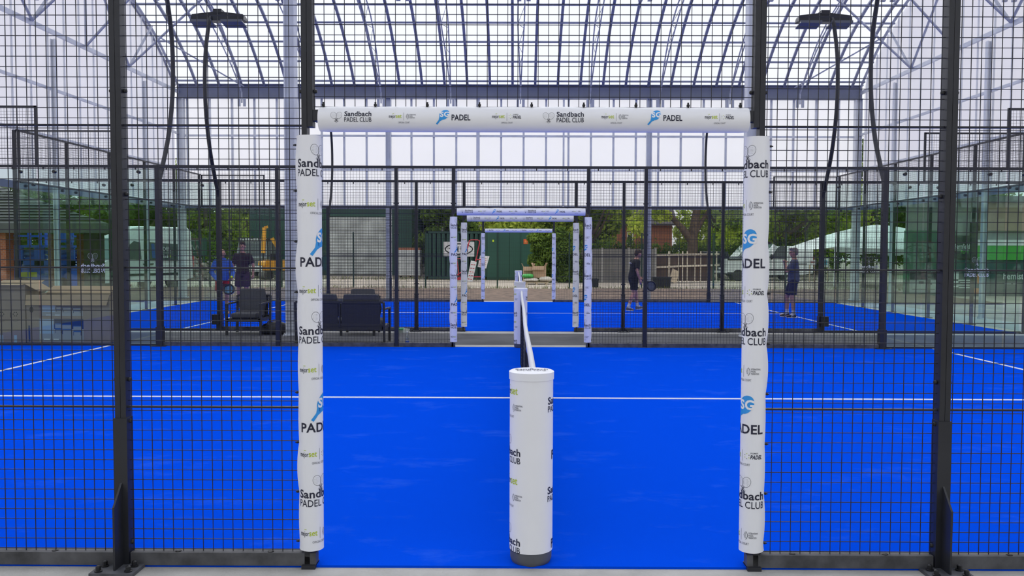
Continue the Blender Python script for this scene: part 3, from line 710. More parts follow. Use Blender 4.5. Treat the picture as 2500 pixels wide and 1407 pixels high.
# ---- net posts and nets
def net_post_mesh():
    m = MB(); r_ = 0.1125
    m.lathe([(r_, 0.065), (r_, 0.955), (r_ + 0.004, 0.957), (r_ + 0.0045, 0.995), (r_ - 0.004, 1.0), (0.0, 1.002)], 56, mi=0)
    a = Art(); 
    for zc in (0.815, 0.350):
        b = Art(); k = 1.42; b.merge(art_mejor(), -0.202, zc + 0.085, 2.0); b.merge(art_ipf(), -0.122, zc + 0.0, k); b.fit('OFFICIAL COURT', -0.170, -0.105, zc - 0.052, 0.017, 1); a.merge(b)
        b = Art(); b.merge(art_sandbach_stack(), -0.168, zc - 0.225); a.merge(b)
        b = Art(); b.merge(art_sandbach_stack(), 0.201, zc + 0.04); b.fit('PADEL', 0.130, 0.32, zc - 0.27, 0.066, 0, 0.022); a.merge(b)
    a.emit(m, lambda u, v, l: ((r_ + 0.0012 + l) * math.sin(u / r_), -(r_ + 0.0012 + l) * math.cos(u / r_), v), 1, 0.010, 0)
    c = Art(); c.fit('Sandbach', -0.085, 0.085, -0.005, 0.05, 0, 0.022); c.fit('PADEL CLUB', -0.075, 0.075, -0.045, 0.035, 0, 0.006); c.merge(art_rackets(0.8), 0, 0.06)
    c.emit(m, lambda u, v, l: (u, v, 1.0035), 1)
    return m.mesh('net_post', [M_PAD] + INKS)
NPM = net_post_mesh(); BOOT = MB().lathe([(0.0, -0.01), (0.088, -0.01), (0.10, 0.0), (0.108, 0.02), (0.109, 0.07), (0.0, 0.07)], 40).mesh('boot', M_BOOT)
NPS = {'A': 'nearest white printed net post pad standing in the front gateway', 'B': 'white net post pad at the far end of the front court\'s net', 'C': 'white net post pad at the walkway end of the rear court\'s net', 'D': 'white net post pad at the back end of the rear court\'s net'}
NY = {'A': Y_A + 0.095, 'B': Y_B - 0.04, 'C': Y_C + 0.08, 'D': Y_D - 0.04}
for f in 'ABCD':
    o = obj('net_post', NPM, None, (0, NY[f], 0)); tag(o, NPS[f], 'net post'); obj('boot', BOOT, o)
for a, b, lb in (('A', 'B', 'front court'), ('C', 'D', 'rear court')):
    y0, y1 = NY[a] + 0.112, NY[b] - 0.112; L = y1 - y0
    def top(t): return 0.955 - 0.055 * math.sin(math.pi * t)
    m = MB(); k = 60; rs = []
    for i in range(k + 1):
        t = i / k; y = y0 + L * t; z = top(t) - 0.03; wv = 0.003 * math.sin(i * 0.21)
        rs.append([(0.016 + wv + 0.02 * math.cos(g_), y, z + 0.033 * math.sin(g_)) for g_ in [2 * math.pi * j / 12 for j in range(12)]])
    m.rings(rs); net = thing('court_net', 'black net with a white top tape across the %s' % lb, 'net', (0, 0, 0))
    m.build('tape', M_WHITE, net)
    q = MB(); st = 0.022; n = int(L / st)
    for i in range(n + 1):
        y = y0 + L * i / n; z1_ = top(i / n) - 0.035; off = 0.012 * math.sin(i * 0.05)
        q.box(-0.0022 + off, y - 0.0018, 0.02, 0.0022 + off, y + 0.0018, z1_)
    for j in range(20):
        z = 0.03 + 0.042 * j; q.box(-0.002, y0, z, 0.002, y1, z + 0.003)
    q.build('net_mesh', M_WIRE, net, smooth=False)

# ---- floodlight masts
def mast_mesh():
    pts = [(0, 0, 2.55), (-0.03, 0, 2.75), (-0.20, 0, 3.07), (-0.45, 0, 3.58), (-0.63, 0, 4.2), (-0.69, 0, 4.78), (-0.64, 0, 5.4), (-0.47, 0, 5.95), (-0.36, 0, 6.16), (-0.28, 0, 6.24)]
    out = []
    for i in range(len(pts) - 1):
        p0 = Vector(pts[max(i - 1, 0)]); p1 = Vector(pts[i]); p2 = Vector(pts[i + 1]); p3 = Vector(pts[min(i + 2, len(pts) - 1)])
        for k in range(5):
            t = k / 5; out.append(0.5 * ((2 * p1) + (p2 - p0) * t + (2 * p0 - 5 * p1 + 4 * p2 - p3) * t * t + (3 * p1 - p0 - 3 * p2 + p3) * t ** 3))
    out.append(Vector(pts[-1])); return [(p.y, p.x, p.z) for p in out]
MAST = MB().tube(mast_mesh(), 0.038, 10).mesh('mast', M_METAL)
MPOST = MB(); MPOST.box(-0.042, -0.05, 0.0, 0.042, 0.05, 3.0); MPOST.box(-0.055, -0.06, 0.0, 0.055, 0.06, 0.32); MPOST.box(-0.13, -0.13, -0.012, 0.13, 0.13, 0.008); MPOST = MPOST.mesh('mast_post', M_METAL, False)
HEAD = MB(); HEAD.rings([[(x, -0.13, z0_), (x, 0.13, z0_ + 0.02), (x, 0.10, z1_), (x, -0.11, z1_)] for x, z0_, z1_ in ((-0.52, 0.0, 0.07), (-0.5, -0.02, 0.11), (-0.1, -0.02, 0.155), (0.1, -0.02, 0.155), (0.5, -0.02, 0.11), (0.52, 0.0, 0.07))]); HEAD.box(-0.08, -0.12, 0.13, 0.08, 0.08, 0.21); HEAD = HEAD.mesh('lamp_housing', M_METAL)
LEDP = MB().box(-0.21, -0.16, -0.02, 0.21, 0.16, 0.0); LEDP.box(-0.21, -0.18, -0.03, 0.21, -0.16, 0.02); LEDP = LEDP.mesh('lamp_panel', mat('lamp_lens', (0.10, 0.11, 0.14), 0.3), False)
JB = MB().box(-0.075, -0.07, 0, 0.075, 0.0, 0.2).mesh('junction_box', M_TIE, False)
for f in 'BCD':
    for s in (-1, 1):
        o = obj('floodlight_mast', MPOST, None, (s * P3, FY[f], 0)); tag(o, 'curved black floodlight mast where mesh meets glass in %s, %s' % (FN[f], SIDE[s]), 'floodlight')
        rz = 0 if OUT[f] < 0 else math.pi
        p = obj('pole', MAST, o, (0, 0, 0), (0, 0, rz))
        h = obj('lamp_housing', HEAD, o, (0.0 - s * 0.13, (-0.22 if OUT[f] < 0 else 0.22), 6.15), (0, 0, rz))
        if f == 'D': p.scale.z = 0.945; h.location.z = 5.80
        for q in (-0.3, 0.3): obj('lamp_panel', LEDP, h, (q, -0.02, -0.055), (R(-8), 0, 0))
        for z in (0.6, 1.2, 2.0, 2.7): obj('bolt', BOLT, o, (0, 0, z))
        if f == 'C': obj('junction_box', JB, o, (0.05 * s, -0.05, 0.12))

# ================================================================ THINGS ON THE WALKWAY
def slab(mb, c, sx_, sy_, sz_, mi=0): mb.box(c[0] - sx_ / 2, c[1] - sy_ / 2, c[2] - sz_ / 2, c[0] + sx_ / 2, c[1] + sy_ / 2, c[2] + sz_ / 2, mi)
def cushion(x0, y0, z0, x1, y1, z1, n=6, puff=0.02):
    m = MB(); cx_, cy_, cz_ = (x0 + x1) / 2, (y0 + y1) / 2, (z0 + z1) / 2; hx, hy, hz = (x1 - x0) / 2, (y1 - y0) / 2, (z1 - z0) / 2; rs = []
    for i in range(n * 2 + 1):
        t = -1 + i / n; ring = []
        for j in range(28):
            a = 2 * math.pi * j / 28; c, s = math.cos(a), math.sin(a)
            q = (abs(c) ** 6 + abs(s) ** 6) ** (-1 / 6); e = (1 - abs(t) ** 8) ** (1 / 8)
            ring.append((cx_ + hx * t, cy_ + hy * c * q * max(e, 0.05), cz_ + hz * s * q * max(e, 0.05) + puff * 0))
        rs.append(ring)
    m.rings(rs); return m
def garden_seat(name, wd, label, loc, rz, seats, group=None):
    o = thing(name, label, 'garden seat', loc, rz, group); hw = wd / 2; L = 0.022
    for sx_ in (-1, 1):
        x = sx_ * (hw - L)
        MB().box(x - L, -0.33, 0, x + L, -0.29, 0.60).build('leg', M_CHAIRF, o, smooth=False)
        MB().bar((x, 0.31, 0), (x, 0.36, 0.74), 0.044, 0.04).build('leg', M_CHAIRF, o, smooth=False)
        MB().bar((x, -0.335, 0.60), (x, 0.36, 0.615), 0.052, 0.028).build('armrest', M_CHAIRF, o, smooth=False)
    f = MB(); f.box(-hw + 0.03, -0.33, 0.26, hw - 0.03, -0.29, 0.32); f.box(-hw + 0.03, 0.29, 0.26, hw - 0.03, 0.33, 0.32)
    for sx_ in (-1, 1): f.box(sx_ * (hw - 0.04) - 0.02, -0.33, 0.26, sx_ * (hw - 0.04) + 0.02, 0.33, 0.32)
    n = int(wd / 0.09)
    for i in range(n): x = -hw + 0.06 + (wd - 0.12) * i / (n - 1); f.box(x - 0.025, -0.3, 0.31, x + 0.025, 0.3, 0.322)
    f.build('seat_frame', M_CHAIRF, o, smooth=False)
    b = MB(); b.bar((-hw + 0.03, 0.36, 0.74), (hw - 0.03, 0.36, 0.74), 0.04, 0.04); b.bar((-hw + 0.03, 0.325, 0.34), (hw - 0.03, 0.325, 0.34), 0.04, 0.04)
    if seats > 1: b.bar((0, 0.325, 0.30), (0, 0.36, 0.74), 0.05, 0.03)
    for k in range(seats):
        x0 = -hw + 0.06 + (wd - 0.12) * k / seats; x1 = -hw + 0.06 + (wd - 0.12) * (k + 1) / seats
        m_ = 0.03 if seats > 1 else 0.0
        b.add([(x0 + m_, 0.338, 0.34), (x1 - m_, 0.338, 0.34), (x1 - m_, 0.368, 0.73), (x0 + m_, 0.368, 0.73), (x0 + m_, 0.330, 0.34), (x1 - m_, 0.330, 0.34), (x1 - m_, 0.360, 0.73), (x0 + m_, 0.360, 0.73)], [(0, 1, 2, 3), (7, 6, 5, 4), (0, 4, 5, 1), (1, 5, 6, 2), (2, 6, 7, 3), (3, 7, 4, 0)])
    b.build('backrest', M_CHAIRF, o, smooth=False)
    for k in range(seats):
        x0 = -hw + 0.06 + (wd - 0.12) * k / seats; x1 = -hw + 0.06 + (wd - 0.12) * (k + 1) / seats
        cushion(x0 + 0.01, -0.34, 0.325, x1 - 0.01, 0.30, 0.43).build('seat_cushion', M_CUSH, o)
        c = cushion(x0 + 0.01, -0.045, -0.25, x1 - 0.01, 0.045, 0.25).build('back_cushion', M_CUSH, o, (0, 0.262, 0.63), (R(-10), 0, 0))
    return o
WZ = -0.02
garden_seat('garden_sofa', 1.58, 'black two seat garden sofa turned away beside the far fence of the front court', (X(838, 15.1), 15.12, -0.012), math.pi, 2)
garden_seat('garden_armchair', 0.70, 'grey cushioned garden armchair in front of the blue jacketed player', (X(607, 16.75), 16.72, WZ), 0.0, 1)
garden_seat('garden_armchair', 0.68, 'grey garden armchair standing behind the two seat sofa', (X(880, 16.75), 16.72, WZ), 0.0, 1)
o = MB()
o.loft([((0, 0, 0.0), 0.25, 0.13), ((0, 0, 0.03), 0.28, 0.15), ((0, 0, 0.12), 0.285, 0.155), ((0.01, 0, 0.19), 0.25, 0.13), ((0.03, 0, 0.235), 0.14, 0.08), ((0.03, 0, 0.25), 0.06, 0.04)], 20)
bag = o.build('sports_bag', M_TIE, None, (X(672, 16.7), 16.65, WZ)); tag(bag, 'black sports bag on the walkway beside the column', 'bag')
MB().tube([(-0.14, -0.13, 0.17), (-0.10, -0.15, 0.25), (0.02, -0.11, 0.29), (0.14, -0.13, 0.25), (0.17, -0.14, 0.17)], 0.010, 6).build('strap', M_CHAIRF, bag)
M_BOTTLE = glass_mat('clear_plastic', (0.86, 0.90, 0.93), 0.12); M_BLUEP = mat('blue_plastic', (0.02, 0.07, 0.42), 0.4)
b = MB().lathe([(0.0, 0.0), (0.03, 0.0), (0.033, 0.01), (0.033, 0.15), (0.026, 0.185), (0.013, 0.205), (0.013, 0.222), (0.0, 0.222)], 16).build('water_bottle', M_BOTTLE, None, (X(994, 14.72), 14.72, -0.012)); tag(b, 'clear plastic water bottle with a blue base behind the mesh', 'bottle')
MB().lathe([(0.0335, 0.006), (0.0342, 0.012), (0.0342, 0.07), (0.0335, 0.075)], 16).build('label', M_BLUEP, b); MB().lathe([(0.0, 0.218), (0.015, 0.218), (0.015, 0.238), (0.0, 0.238)], 12).build('cap', M_WHITE, b)
o = MB(); o.loft([((0, 0, 0), 0.10, 0.07), ((0, 0, 0.085), 0.125, 0.085)], 4); tub = o.build('plastic_tub', mat('milky_plastic', (0.62, 0.68, 0.64), 0.4), None, (X(985, 16.95), 16.95, WZ), (0, 0, 0), False); tag(tub, 'small plastic tub with a green side near the rear court fence', 'tub')
MB().box(-0.118, -0.088, 0.075, 0.0, 0.088, 0.10).build('lid', mat('green_plastic', (0.06, 0.42, 0.14), 0.5), tub, smooth=False)

# cardboard cartons behind the glass
def carton(name, label, x0, x1, y0, y1, h, flaps, prints=None, m=M_CARD, m2=M_CARDD, z=-0.012):
    o = thing(name, label, 'box', ((x0 + x1) / 2, (y0 + y1) / 2, z)); hx, hy = (x1 - x0) / 2, (y1 - y0) / 2; t = 0.006
    b = MB(); b.box(-hx, -hy, 0, hx, -hy + t, h); b.box(-hx, hy - t, 0, hx, hy, h); b.box(-hx, -hy + t, 0, -hx + t, hy - t, h); b.box(hx - t, -hy + t, 0, hx, hy - t, h); b.box(-hx + t, -hy + t, 0, hx - t, hy - t, t)
    b.build('body', m2, o, smooth=False)
    for side, L, ang in flaps:      # flap hinged on a top edge, angle up from lying outward
        a = R(ang); c, s = math.cos(a), math.sin(a)
        if side in 'fb':
            sg = -1 if side == 'f' else 1; p = [(-hx, sg * hy, h), (hx, sg * hy, h), (hx - 0.02, sg * (hy + L * c), h + L * s), (-hx + 0.02, sg * (hy + L * c), h + L * s)]
        else:
            sg = -1 if side == 'l' else 1; p = [(sg * hx, -hy, h), (sg * hx, hy, h), (sg * (hx + L * c), hy - 0.02, h + L * s), (sg * (hx + L * c), -hy + 0.02, h + L * s)]
        n = (Vector(p[1]) - Vector(p[0])).cross(Vector(p[2]) - Vector(p[0])).normalized() * 0.005
        q = [Vector(v) + n for v in p]
        MB().add(p + q, [(0, 1, 2, 3), (7, 6, 5, 4), (0, 4, 5, 1), (1, 5, 6, 2), (2, 6, 7, 3), (3, 7, 4, 0)]).build('flap', m, o, smooth=False)
    if prints:
        q = MB(); prints.emit(q, lambda u, v, l: (u, -hy - 0.0015 - l, v)); q.build('print', CINK, o, smooth=False)
    return o
CINK = [M_TIE, M_WHITE, mat('print_blue', (0.05, 0.12, 0.30), 0.6), mat('print_grey', (0.34, 0.34, 0.33), 0.6), mat('print_dark_blue', (0.012, 0.03, 0.10), 0.6), mat('print_pale_blue', (0.36, 0.46, 0.58), 0.6)]
YB = 15.0
xa, xb, xc_ = X(-42, YB), X(70, YB), X(272, YB)
a = Art()
for u in (-0.02, 0.22):
    for i in range(6): g_ = i * math.pi / 3; a.disc(u + 0.036 * math.cos(g_), 0.50 + 0.036 * math.sin(g_), 0.011, 0, 6)
    a.ring(u, 0.40, 0.05, 0.03, 0.004, 0, 16, math.pi, 2 * math.pi); a.rect(u - 0.03, 0.0, u + 0.02, 0.13, 5)
    a.rect(u - 0.09, 0.44, u - 0.08, 0.53, 0)
carton('carton', 'tall plain brown carton with flower shaped vent holes behind the glass', xa, xb - 0.02, YB - 0.1, YB + 0.42, 1.03, [('b', 0.16, 15), ('r', 0.27, -28), ('f', 0.12, -6)], a)
a = Art(); a.rect(-0.46, 0.0, 0.30, 0.40, 3, 0.0)
hxp = (xc_ - xb) / 2
def furniture_print(a, x0, z0, w_, h_):
    a.rect(x0, z0, x0 + w_, z0 + h_, 3); a.rect(x0 + 0.02 * w_, z0 + 0.35 * h_, x0 + 0.32 * w_, z0 + 0.98 * h_, 5, 0.0006)
    a.rect(x0 + 0.34 * w_, z0 + 0.55 * h_, x0 + w_, z0 + h_, 4, 0.0006)
    for k, (u, v, s) in enumerate(((0.36, 0.40, 0.14), (0.52, 0.36, 0.22), (0.77, 0.30, 0.18))):
        xx = x0 + u * w_; zz = z0 + v * h_; ss = s * w_
        a.rect(xx, zz + 0.12 * h_, xx + ss, zz + 0.20 * h_, 2, 0.001); a.rect(xx, zz + 0.20 * h_, xx + ss, zz + 0.36 * h_, 3, 0.001)
        a.rect(xx, zz + 0.36 * h_, xx + ss, zz + 0.40 * h_, 2, 0.001)
        for q in (0, 0.92): a.rect(xx + q * ss, zz - 0.03 * h_, xx + q * ss + 0.06 * ss, zz + 0.14 * h_, 4, 0.001)
    a.rect(x0 + 0.10 * w_, z0 + 0.06 * h_, x0 + 0.24 * w_, z0 + 0.12 * h_, 1, 0.0008); a.rect(x0 + 0.32 * w_, z0 + 0.06 * h_, x0 + 0.44 * w_, z0 + 0.12 * h_, 1, 0.0008)
a = Art(); furniture_print(a, -hxp + 0.22, 0.02, 0.78, 0.40); furniture_print(a, -hxp + 0.27, 0.47, 0.72, 0.20)
a.rect(-hxp + 0.03, 0.02, -hxp + 0.06, 0.30, 4); a.disc(-hxp + 0.09, 0.58, 0.035, 0, 14, 0.055)
carton('carton', 'wide open carton printed with a picture of garden furniture behind the glass', xb, xc_, YB - 0.1, YB + 0.55, 0.84, [('f', 0.19, -68), ('b', 0.24, 30), ('r', 0.20, 55)], a)

# ================================================================ PEOPLE
M_SKIN = mat('skin', (0.50, 0.25, 0.18), 0.6, 0, 0.06, 12); M_HAIRD = mat('brown_hair', (0.06, 0.038, 0.025), 0.8, 0, 0.2, 60); M_HAIRG = mat('grey_hair', (0.20, 0.17, 0.15), 0.8, 0, 0.2, 60)
M_EYE = mat('eye', (0.02, 0.018, 0.016), 0.2); M_SOCKW = mat('white_sock', (0.6, 0.6, 0.62), 0.9); M_SOCKB = mat('black_sock', (0.02, 0.02, 0.022), 0.9)
def cloth(name, c): return mat(name, c, 0.9, 0, 0.18, 7, 0.25, 18)
def fuse(mb, name, mats, parent, vox, smooth=6):
    me = mb.mesh('tmp', mats); o = bpy.data.objects.new('tmp', me); COL.objects.link(o)
    r_ = o.modifiers.new('r', 'REMESH'); r_.mode = 'VOXEL'; r_.voxel_size = vox
    s_ = o.modifiers.new('s', 'SMOOTH'); s_.iterations = smooth; s_.factor = 0.5
    dg = bpy.context.evaluated_depsgraph_get(); dg.update()
    m2 = bpy.data.meshes.new_from_object(o.evaluated_get(dg)); bpy.data.objects.remove(o); bpy.data.meshes.remove(me)
    m2.name = name; m2.polygons.foreach_set('use_smooth', [True] * len(m2.polygons)); m2.materials.clear(); m2.materials.append(mats); m2.update()
    return obj(name, m2, parent)
def limb(mb, pts, rs, n=12, end=True):
    "tapered limb with rounded joints through pts"
    P = []; Q = []
    for i in range(len(pts) - 1):
        a, b = Vector(pts[i]), Vector(pts[i + 1])
        for k in range(4): t = k / 4; P.append(a.lerp(b, t)); Q.append(rs[i] + (rs[i + 1] - rs[i]) * t)
    P.append(Vector(pts[-1])); Q.append(rs[-1]); mb.tube(P, Q, n)
    for p, r_ in list(zip(pts, rs))[:None if end else -1]: mb.ell(p, r_ * 0.99, 10, 7)
def person(label, loc, rz, k, J, shirt, shorts, hair, shoe, sock, sleeve=0.5, long_sleeve=False, bald=False, belly=0.0, head_tilt=0.0, head_turn=0.0):
    """J: joint positions in metres for a 1.75 m figure facing -Y in its own frame (x to its left hand's side in view, z up):
    hipL kneeL ankL toeL, hipR ..., shL elL haL, shR elR haR, chest shift"""
    o = thing('person', label, 'person', loc, rz); o.scale = (k, k, k)
    pel = Vector(J['pelvis']); ch = Vector(J['chest']); nk = Vector(J['neck']); hd = Vector(J['head'])
    HM = Euler((head_tilt, 0, head_turn)).to_matrix()
    b = MB()
    b.loft([(pel + Vector((0, 0, -0.09)), 0.10, 0.08), (pel, 0.155, 0.105 + belly * 0.5), (pel.lerp(ch, 0.45), 0.140, 0.095 + belly), (ch + Vector((0, 0, -0.06)), 0.160, 0.105 + belly * 0.6), (ch + Vector((0, 0, 0.05)), 0.172, 0.10), (nk.lerp(ch, 0.42), 0.160, 0.085), (nk + Vector((0, 0, -0.05)), 0.10, 0.063), (nk, 0.058, 0.058)], 20)
    limb(b, [nk + Vector((0, 0, -0.03)), hd + Vector((0, 0, -0.07))], [0.058, 0.052])
    b.ell(hd, (0.076, 0.094, 0.112), 18, 12, M=HM); 
    def H(x, y, z): return hd + HM @ Vector((x, y, z))
    b.ell(H(0, -0.030, -0.070), (0.052, 0.058, 0.050), 14, 9, M=HM)                                    # jaw
    b.ell(H(0, -0.096, -0.018), (0.013, 0.020, 0.024), 10, 7, M=HM); b.ell(H(0, -0.088, 0.012), (0.045, 0.014, 0.011), 10, 7, M=HM)    # nose, brow
    b.ell(H(0, -0.086, -0.062), (0.024, 0.010, 0.007), 10, 7, M=HM)                                    # lips
    for s in (-1, 1): b.ell(H(s * 0.078, 0.008, -0.012), (0.010, 0.020, 0.030), 8, 7, M=HM)
    for q in 'LR':
        hp, kn, an, to = (Vector(J[n_ + q]) for n_ in ('hip', 'knee', 'ank', 'toe'))
        cf = kn.lerp(an, 0.32) + Vector((0, 0.012, 0)); limb(b, [hp, kn.lerp(hp, 0.5), kn, cf, kn.lerp(an, 0.75), an], [0.088, 0.078, 0.056, 0.056, 0.041, 0.036])
        limb(b, [an + Vector((0, 0, -0.03)), to], [0.036, 0.028])
        sh, el, ha = (Vector(J[n_ + q]) for n_ in ('sh', 'el', 'ha'))
        wr = el.lerp(ha, 1.0); limb(b, [sh, sh.lerp(el, 0.5), el, el.lerp(wr, 0.35), wr], [0.056, 0.047, 0.038, 0.038, 0.026])
        d = (wr - el).normalized(); side = Vector((1, 0, 0)) - d * d.x; side = side.normalized() if side.length > 0.2 else d.orthogonal().normalized()
        nrm = d.cross(side); sg = 1 if q == 'L' else -1
        limb(b, [wr, wr + d * 0.045, wr + d * 0.085], [0.026, 0.032, 0.030])
        cur = J.get('curl' + q, 0.5); 
        for i in range(4):
            base = wr + d * 0.085 + nrm * (0.024 - 0.016 * i); L_ = (0.038, 0.044, 0.041, 0.032)[i]; bend = -side * sg
            p1 = base + (d * math.cos(cur) + bend * math.sin(cur)) * L_; p2 = p1 + (d * math.cos(cur * 2.1) + bend * math.sin(cur * 2.1)) * L_ * 0.75; p3 = p2 + (d * math.cos(cur * 2.8) + bend * math.sin(cur * 2.8)) * L_ * 0.55
            limb(b, [base, p1, p2, p3], [0.0100, 0.0095, 0.009, 0.0085], 8)
        tb = wr + d * 0.03 + nrm * 0.026; limb(b, [tb, tb + (d * 0.6 + nrm * 0.7 - side * sg * 0.35).normalized() * 0.04, tb + (d * 0.9 + nrm * 0.5 - side * sg * 0.6).normalized() * 0.068], [0.013, 0.011, 0.009], 8)
    fuse(b, 'body', M_SKIN, o, 0.0075, 3)
    for s in (-1, 1): MB().ell(H(s * 0.030, -0.083, -0.004), (0.013, 0.010, 0.008), 10, 7).build('eye', M_EYE, o)
    h = MB()
    if bald:
        for s in (-1, 1): h.ell(H(s * 0.050, 0.035, -0.005), (0.034, 0.060, 0.045), 12, 8, M=HM)
        h.ell(H(0, 0.060, -0.01), (0.062, 0.042, 0.050), 12, 8, M=HM)
    else:
        h.ell(H(0, 0.016, 0.045), (0.084, 0.096, 0.080), 16, 10, M=HM); h.ell(H(0, 0.045, -0.005), (0.080, 0.066, 0.075), 16, 10, M=HM)
        for i in range(22):
            a_ = i * 2.4; h.ell(H(0.055 * math.cos(a_), -0.01 + 0.07 * math.sin(a_), 0.10 - 0.018 * (i % 3)), (0.026, 0.026, 0.022), 8, 6)
    fuse(h, 'hair', hair, o, 0.008, 3)
    # shirt
    t = MB(); e = 0.018
    t.loft([(pel + Vector((0, 0, -0.045)), 0.175, 0.130 + belly * 0.8), (pel + Vector((0, 0, 0.03)), 0.172, 0.127 + belly * 0.9), (pel.lerp(ch, 0.5), 0.162, 0.118 + belly), (ch + Vector((0, 0, -0.06)), 0.178, 0.122 + belly * 0.6), (ch + Vector((0, 0, 0.05)), 0.192, 0.115), (nk.lerp(ch, 0.42), 0.178, 0.098), (nk + Vector((0, 0, -0.045)), 0.118, 0.078), (nk + Vector((0, 0, -0.022 if not long_sleeve else 0.02)), 0.070, 0.070)], 22)
    for q in 'LR':
        sh, el, ha = (Vector(J[n_ + q]) for n_ in ('sh', 'el', 'ha'))
        if long_sleeve: limb(t, [sh, sh.lerp(el, 0.5), el, el.lerp(ha, 0.5), el.lerp(ha, 0.93)], [0.068, 0.066, 0.060, 0.054, 0.047], 12, False)
        else: limb(t, [sh, sh.lerp(el, 0.45), sh.lerp(el, 0.80)], [0.066, 0.068, 0.072], 12, False)
    sh_o = fuse(t, 'jacket' if long_sleeve else 't_shirt', shirt, o, 0.012, 5)
    s_ = MB(); s_.loft([(pel + Vector((0, 0, -0.10)), 0.165, 0.115), (pel + Vector((0, 0, 0.0)), 0.168, 0.122 + belly * 0.5), (pel + Vector((0, 0, 0.07)), 0.155, 0.110 + belly * 0.5)], 20)
    for q in 'LR':
        hp, kn = Vector(J['hip' + q]), Vector(J['knee' + q]); limb(s_, [hp + Vector((0, 0, 0.02)), hp.lerp(kn, 0.45), hp.lerp(kn, J.get('short', 0.82))], [0.104, 0.104, 0.106], 14, False)
    fuse(s_, 'shorts', shorts, o, 0.012, 4)
    for q in 'LR':
        an, to, kn = Vector(J['ank' + q]), Vector(J['toe' + q]), Vector(J['knee' + q])
        so = MB(); limb(so, [an.lerp(kn, 0.36 if sock is M_SOCKB else 0.22), an, an.lerp(to, 0.3)], [0.047, 0.043, 0.043]); fuse(so, 'sock', sock, o, 0.009, 2)
        d = (to - an); dz = d.z; d.z = 0; d.normalize(); heel = an - d * 0.055 + Vector((0, 0, -0.052)); f = MB(); sd_ = Vector((-d.y, d.x, 0)); tp = Vector(to)
        base_z = min(heel.z, tp.z) - 0.0
        secs = []
        ax = (tp - heel); 
        for t_, rw, rh, lift in ((0.0, 0.030, 0.034, 0.012), (0.12, 0.038, 0.050, 0.024), (0.30, 0.040, 0.056, 0.030), (0.55, 0.045, 0.040, 0.014), (0.80, 0.047, 0.030, 0.004), (1.0, 0.036, 0.022, -0.002), (1.08, 0.016, 0.012, -0.006)):
            secs.append((heel + ax * t_ + Vector((0, 0, lift)), rw, rh, sd_, Vector((0, 0, 1))))
        f.loft(secs, 14); sh2 = f.build('shoe', shoe, o)
        u = MB(); u.loft([(heel + ax * 0.5 + Vector((0, 0, -0.034)), 0.122, 0.043, ax.normalized(), sd_), (heel + ax * 0.5 + Vector((0, 0, -0.018)), 0.124, 0.044, ax.normalized(), sd_)], 16); u.build('sole', M_WHITE, sh2)
        if shoe.name == 'black_trainer':
            u = MB()
            for i in range(3):
                c = heel + ax * (0.42 + 0.09 * i)
                for sg in (-1, 1): u.bar(c + sd_ * sg * 0.047 + Vector((0, 0, -0.005)), c + sd_ * sg * 0.036 - ax * 0.10 + Vector((0, 0, 0.052)), 0.010, 0.006)
            u.build('stripe', M_SOCKW, sh2, smooth=False)
    return o
def racket(label, p, d, nrm, blue):
    "padel racket: handle end p, direction d"
    d = Vector(d).normalized(); nrm = Vector(nrm); nrm = (nrm - d * nrm.dot(d)).normalized(); s = d.cross(nrm)
    o = thing('padel_racket', label, 'racket', p)
    n = 30; head = []
    for i in range(n):
        g_ = 2 * math.pi * i / n; head.append((0.325 + 0.135 * math.cos(g_), 0.125 * math.sin(g_) * (1.0 if math.cos(g_) > -0.4 else 1.0 - 0.35 * (-0.4 - math.cos(g_)))))
    M_F = mat('racket_face_blue', (0.10, 0.26, 0.42), 0.4) if blue else mat('racket_face_grey', (0.16, 0.17, 0.19), 0.4)
    MB().prism(head, -nrm * 0.017, d, s, 0.034).build('face', M_F, o)
    MB().tube([d * x + s * y for x, y in head] + [d * head[0][0] + s * head[0][1]], 0.019, 8, cap=False).build('rim', M_TIE, o)
    MB().tube([Vector((0, 0, 0)), d * 0.02, d * 0.14], [0.019, 0.016, 0.015], 10).build('handle', M_TIE, o)
    t = MB(); t.bar(d * 0.12 + s * 0.008, d * 0.215 + s * 0.075, 0.026, 0.03); t.bar(d * 0.12 - s * 0.008, d * 0.215 - s * 0.075, 0.026, 0.03); t.build('throat', M_TIE, o, smooth=False)
    dots = MB()
    for i in range(-3, 4):
        for j in range(-3, 4):
            if i * i + j * j < 11:
                for sg in (-1, 1): dots.lathe([(0.0, -0.0005), (0.006, -0.0005), (0.006, 0.0005), (0.0, 0.0005)], 8, d * (0.325 + i * 0.03) + s * j * 0.03 + nrm * 0.018 * sg, 0, Matrix((s, d, nrm)).transposed())
    dots.build('holes', M_TIE, o, smooth=False); return o
def world_of(o, p):
    c, s = math.cos(o.rotation_euler.z), math.sin(o.rotation_euler.z); k = o.scale.x; return Vector((o.location.x + k * (c * p[0] - s * p[1]), o.location.y + k * (s * p[0] + c * p[1]), o.location.z + k * p[2]))
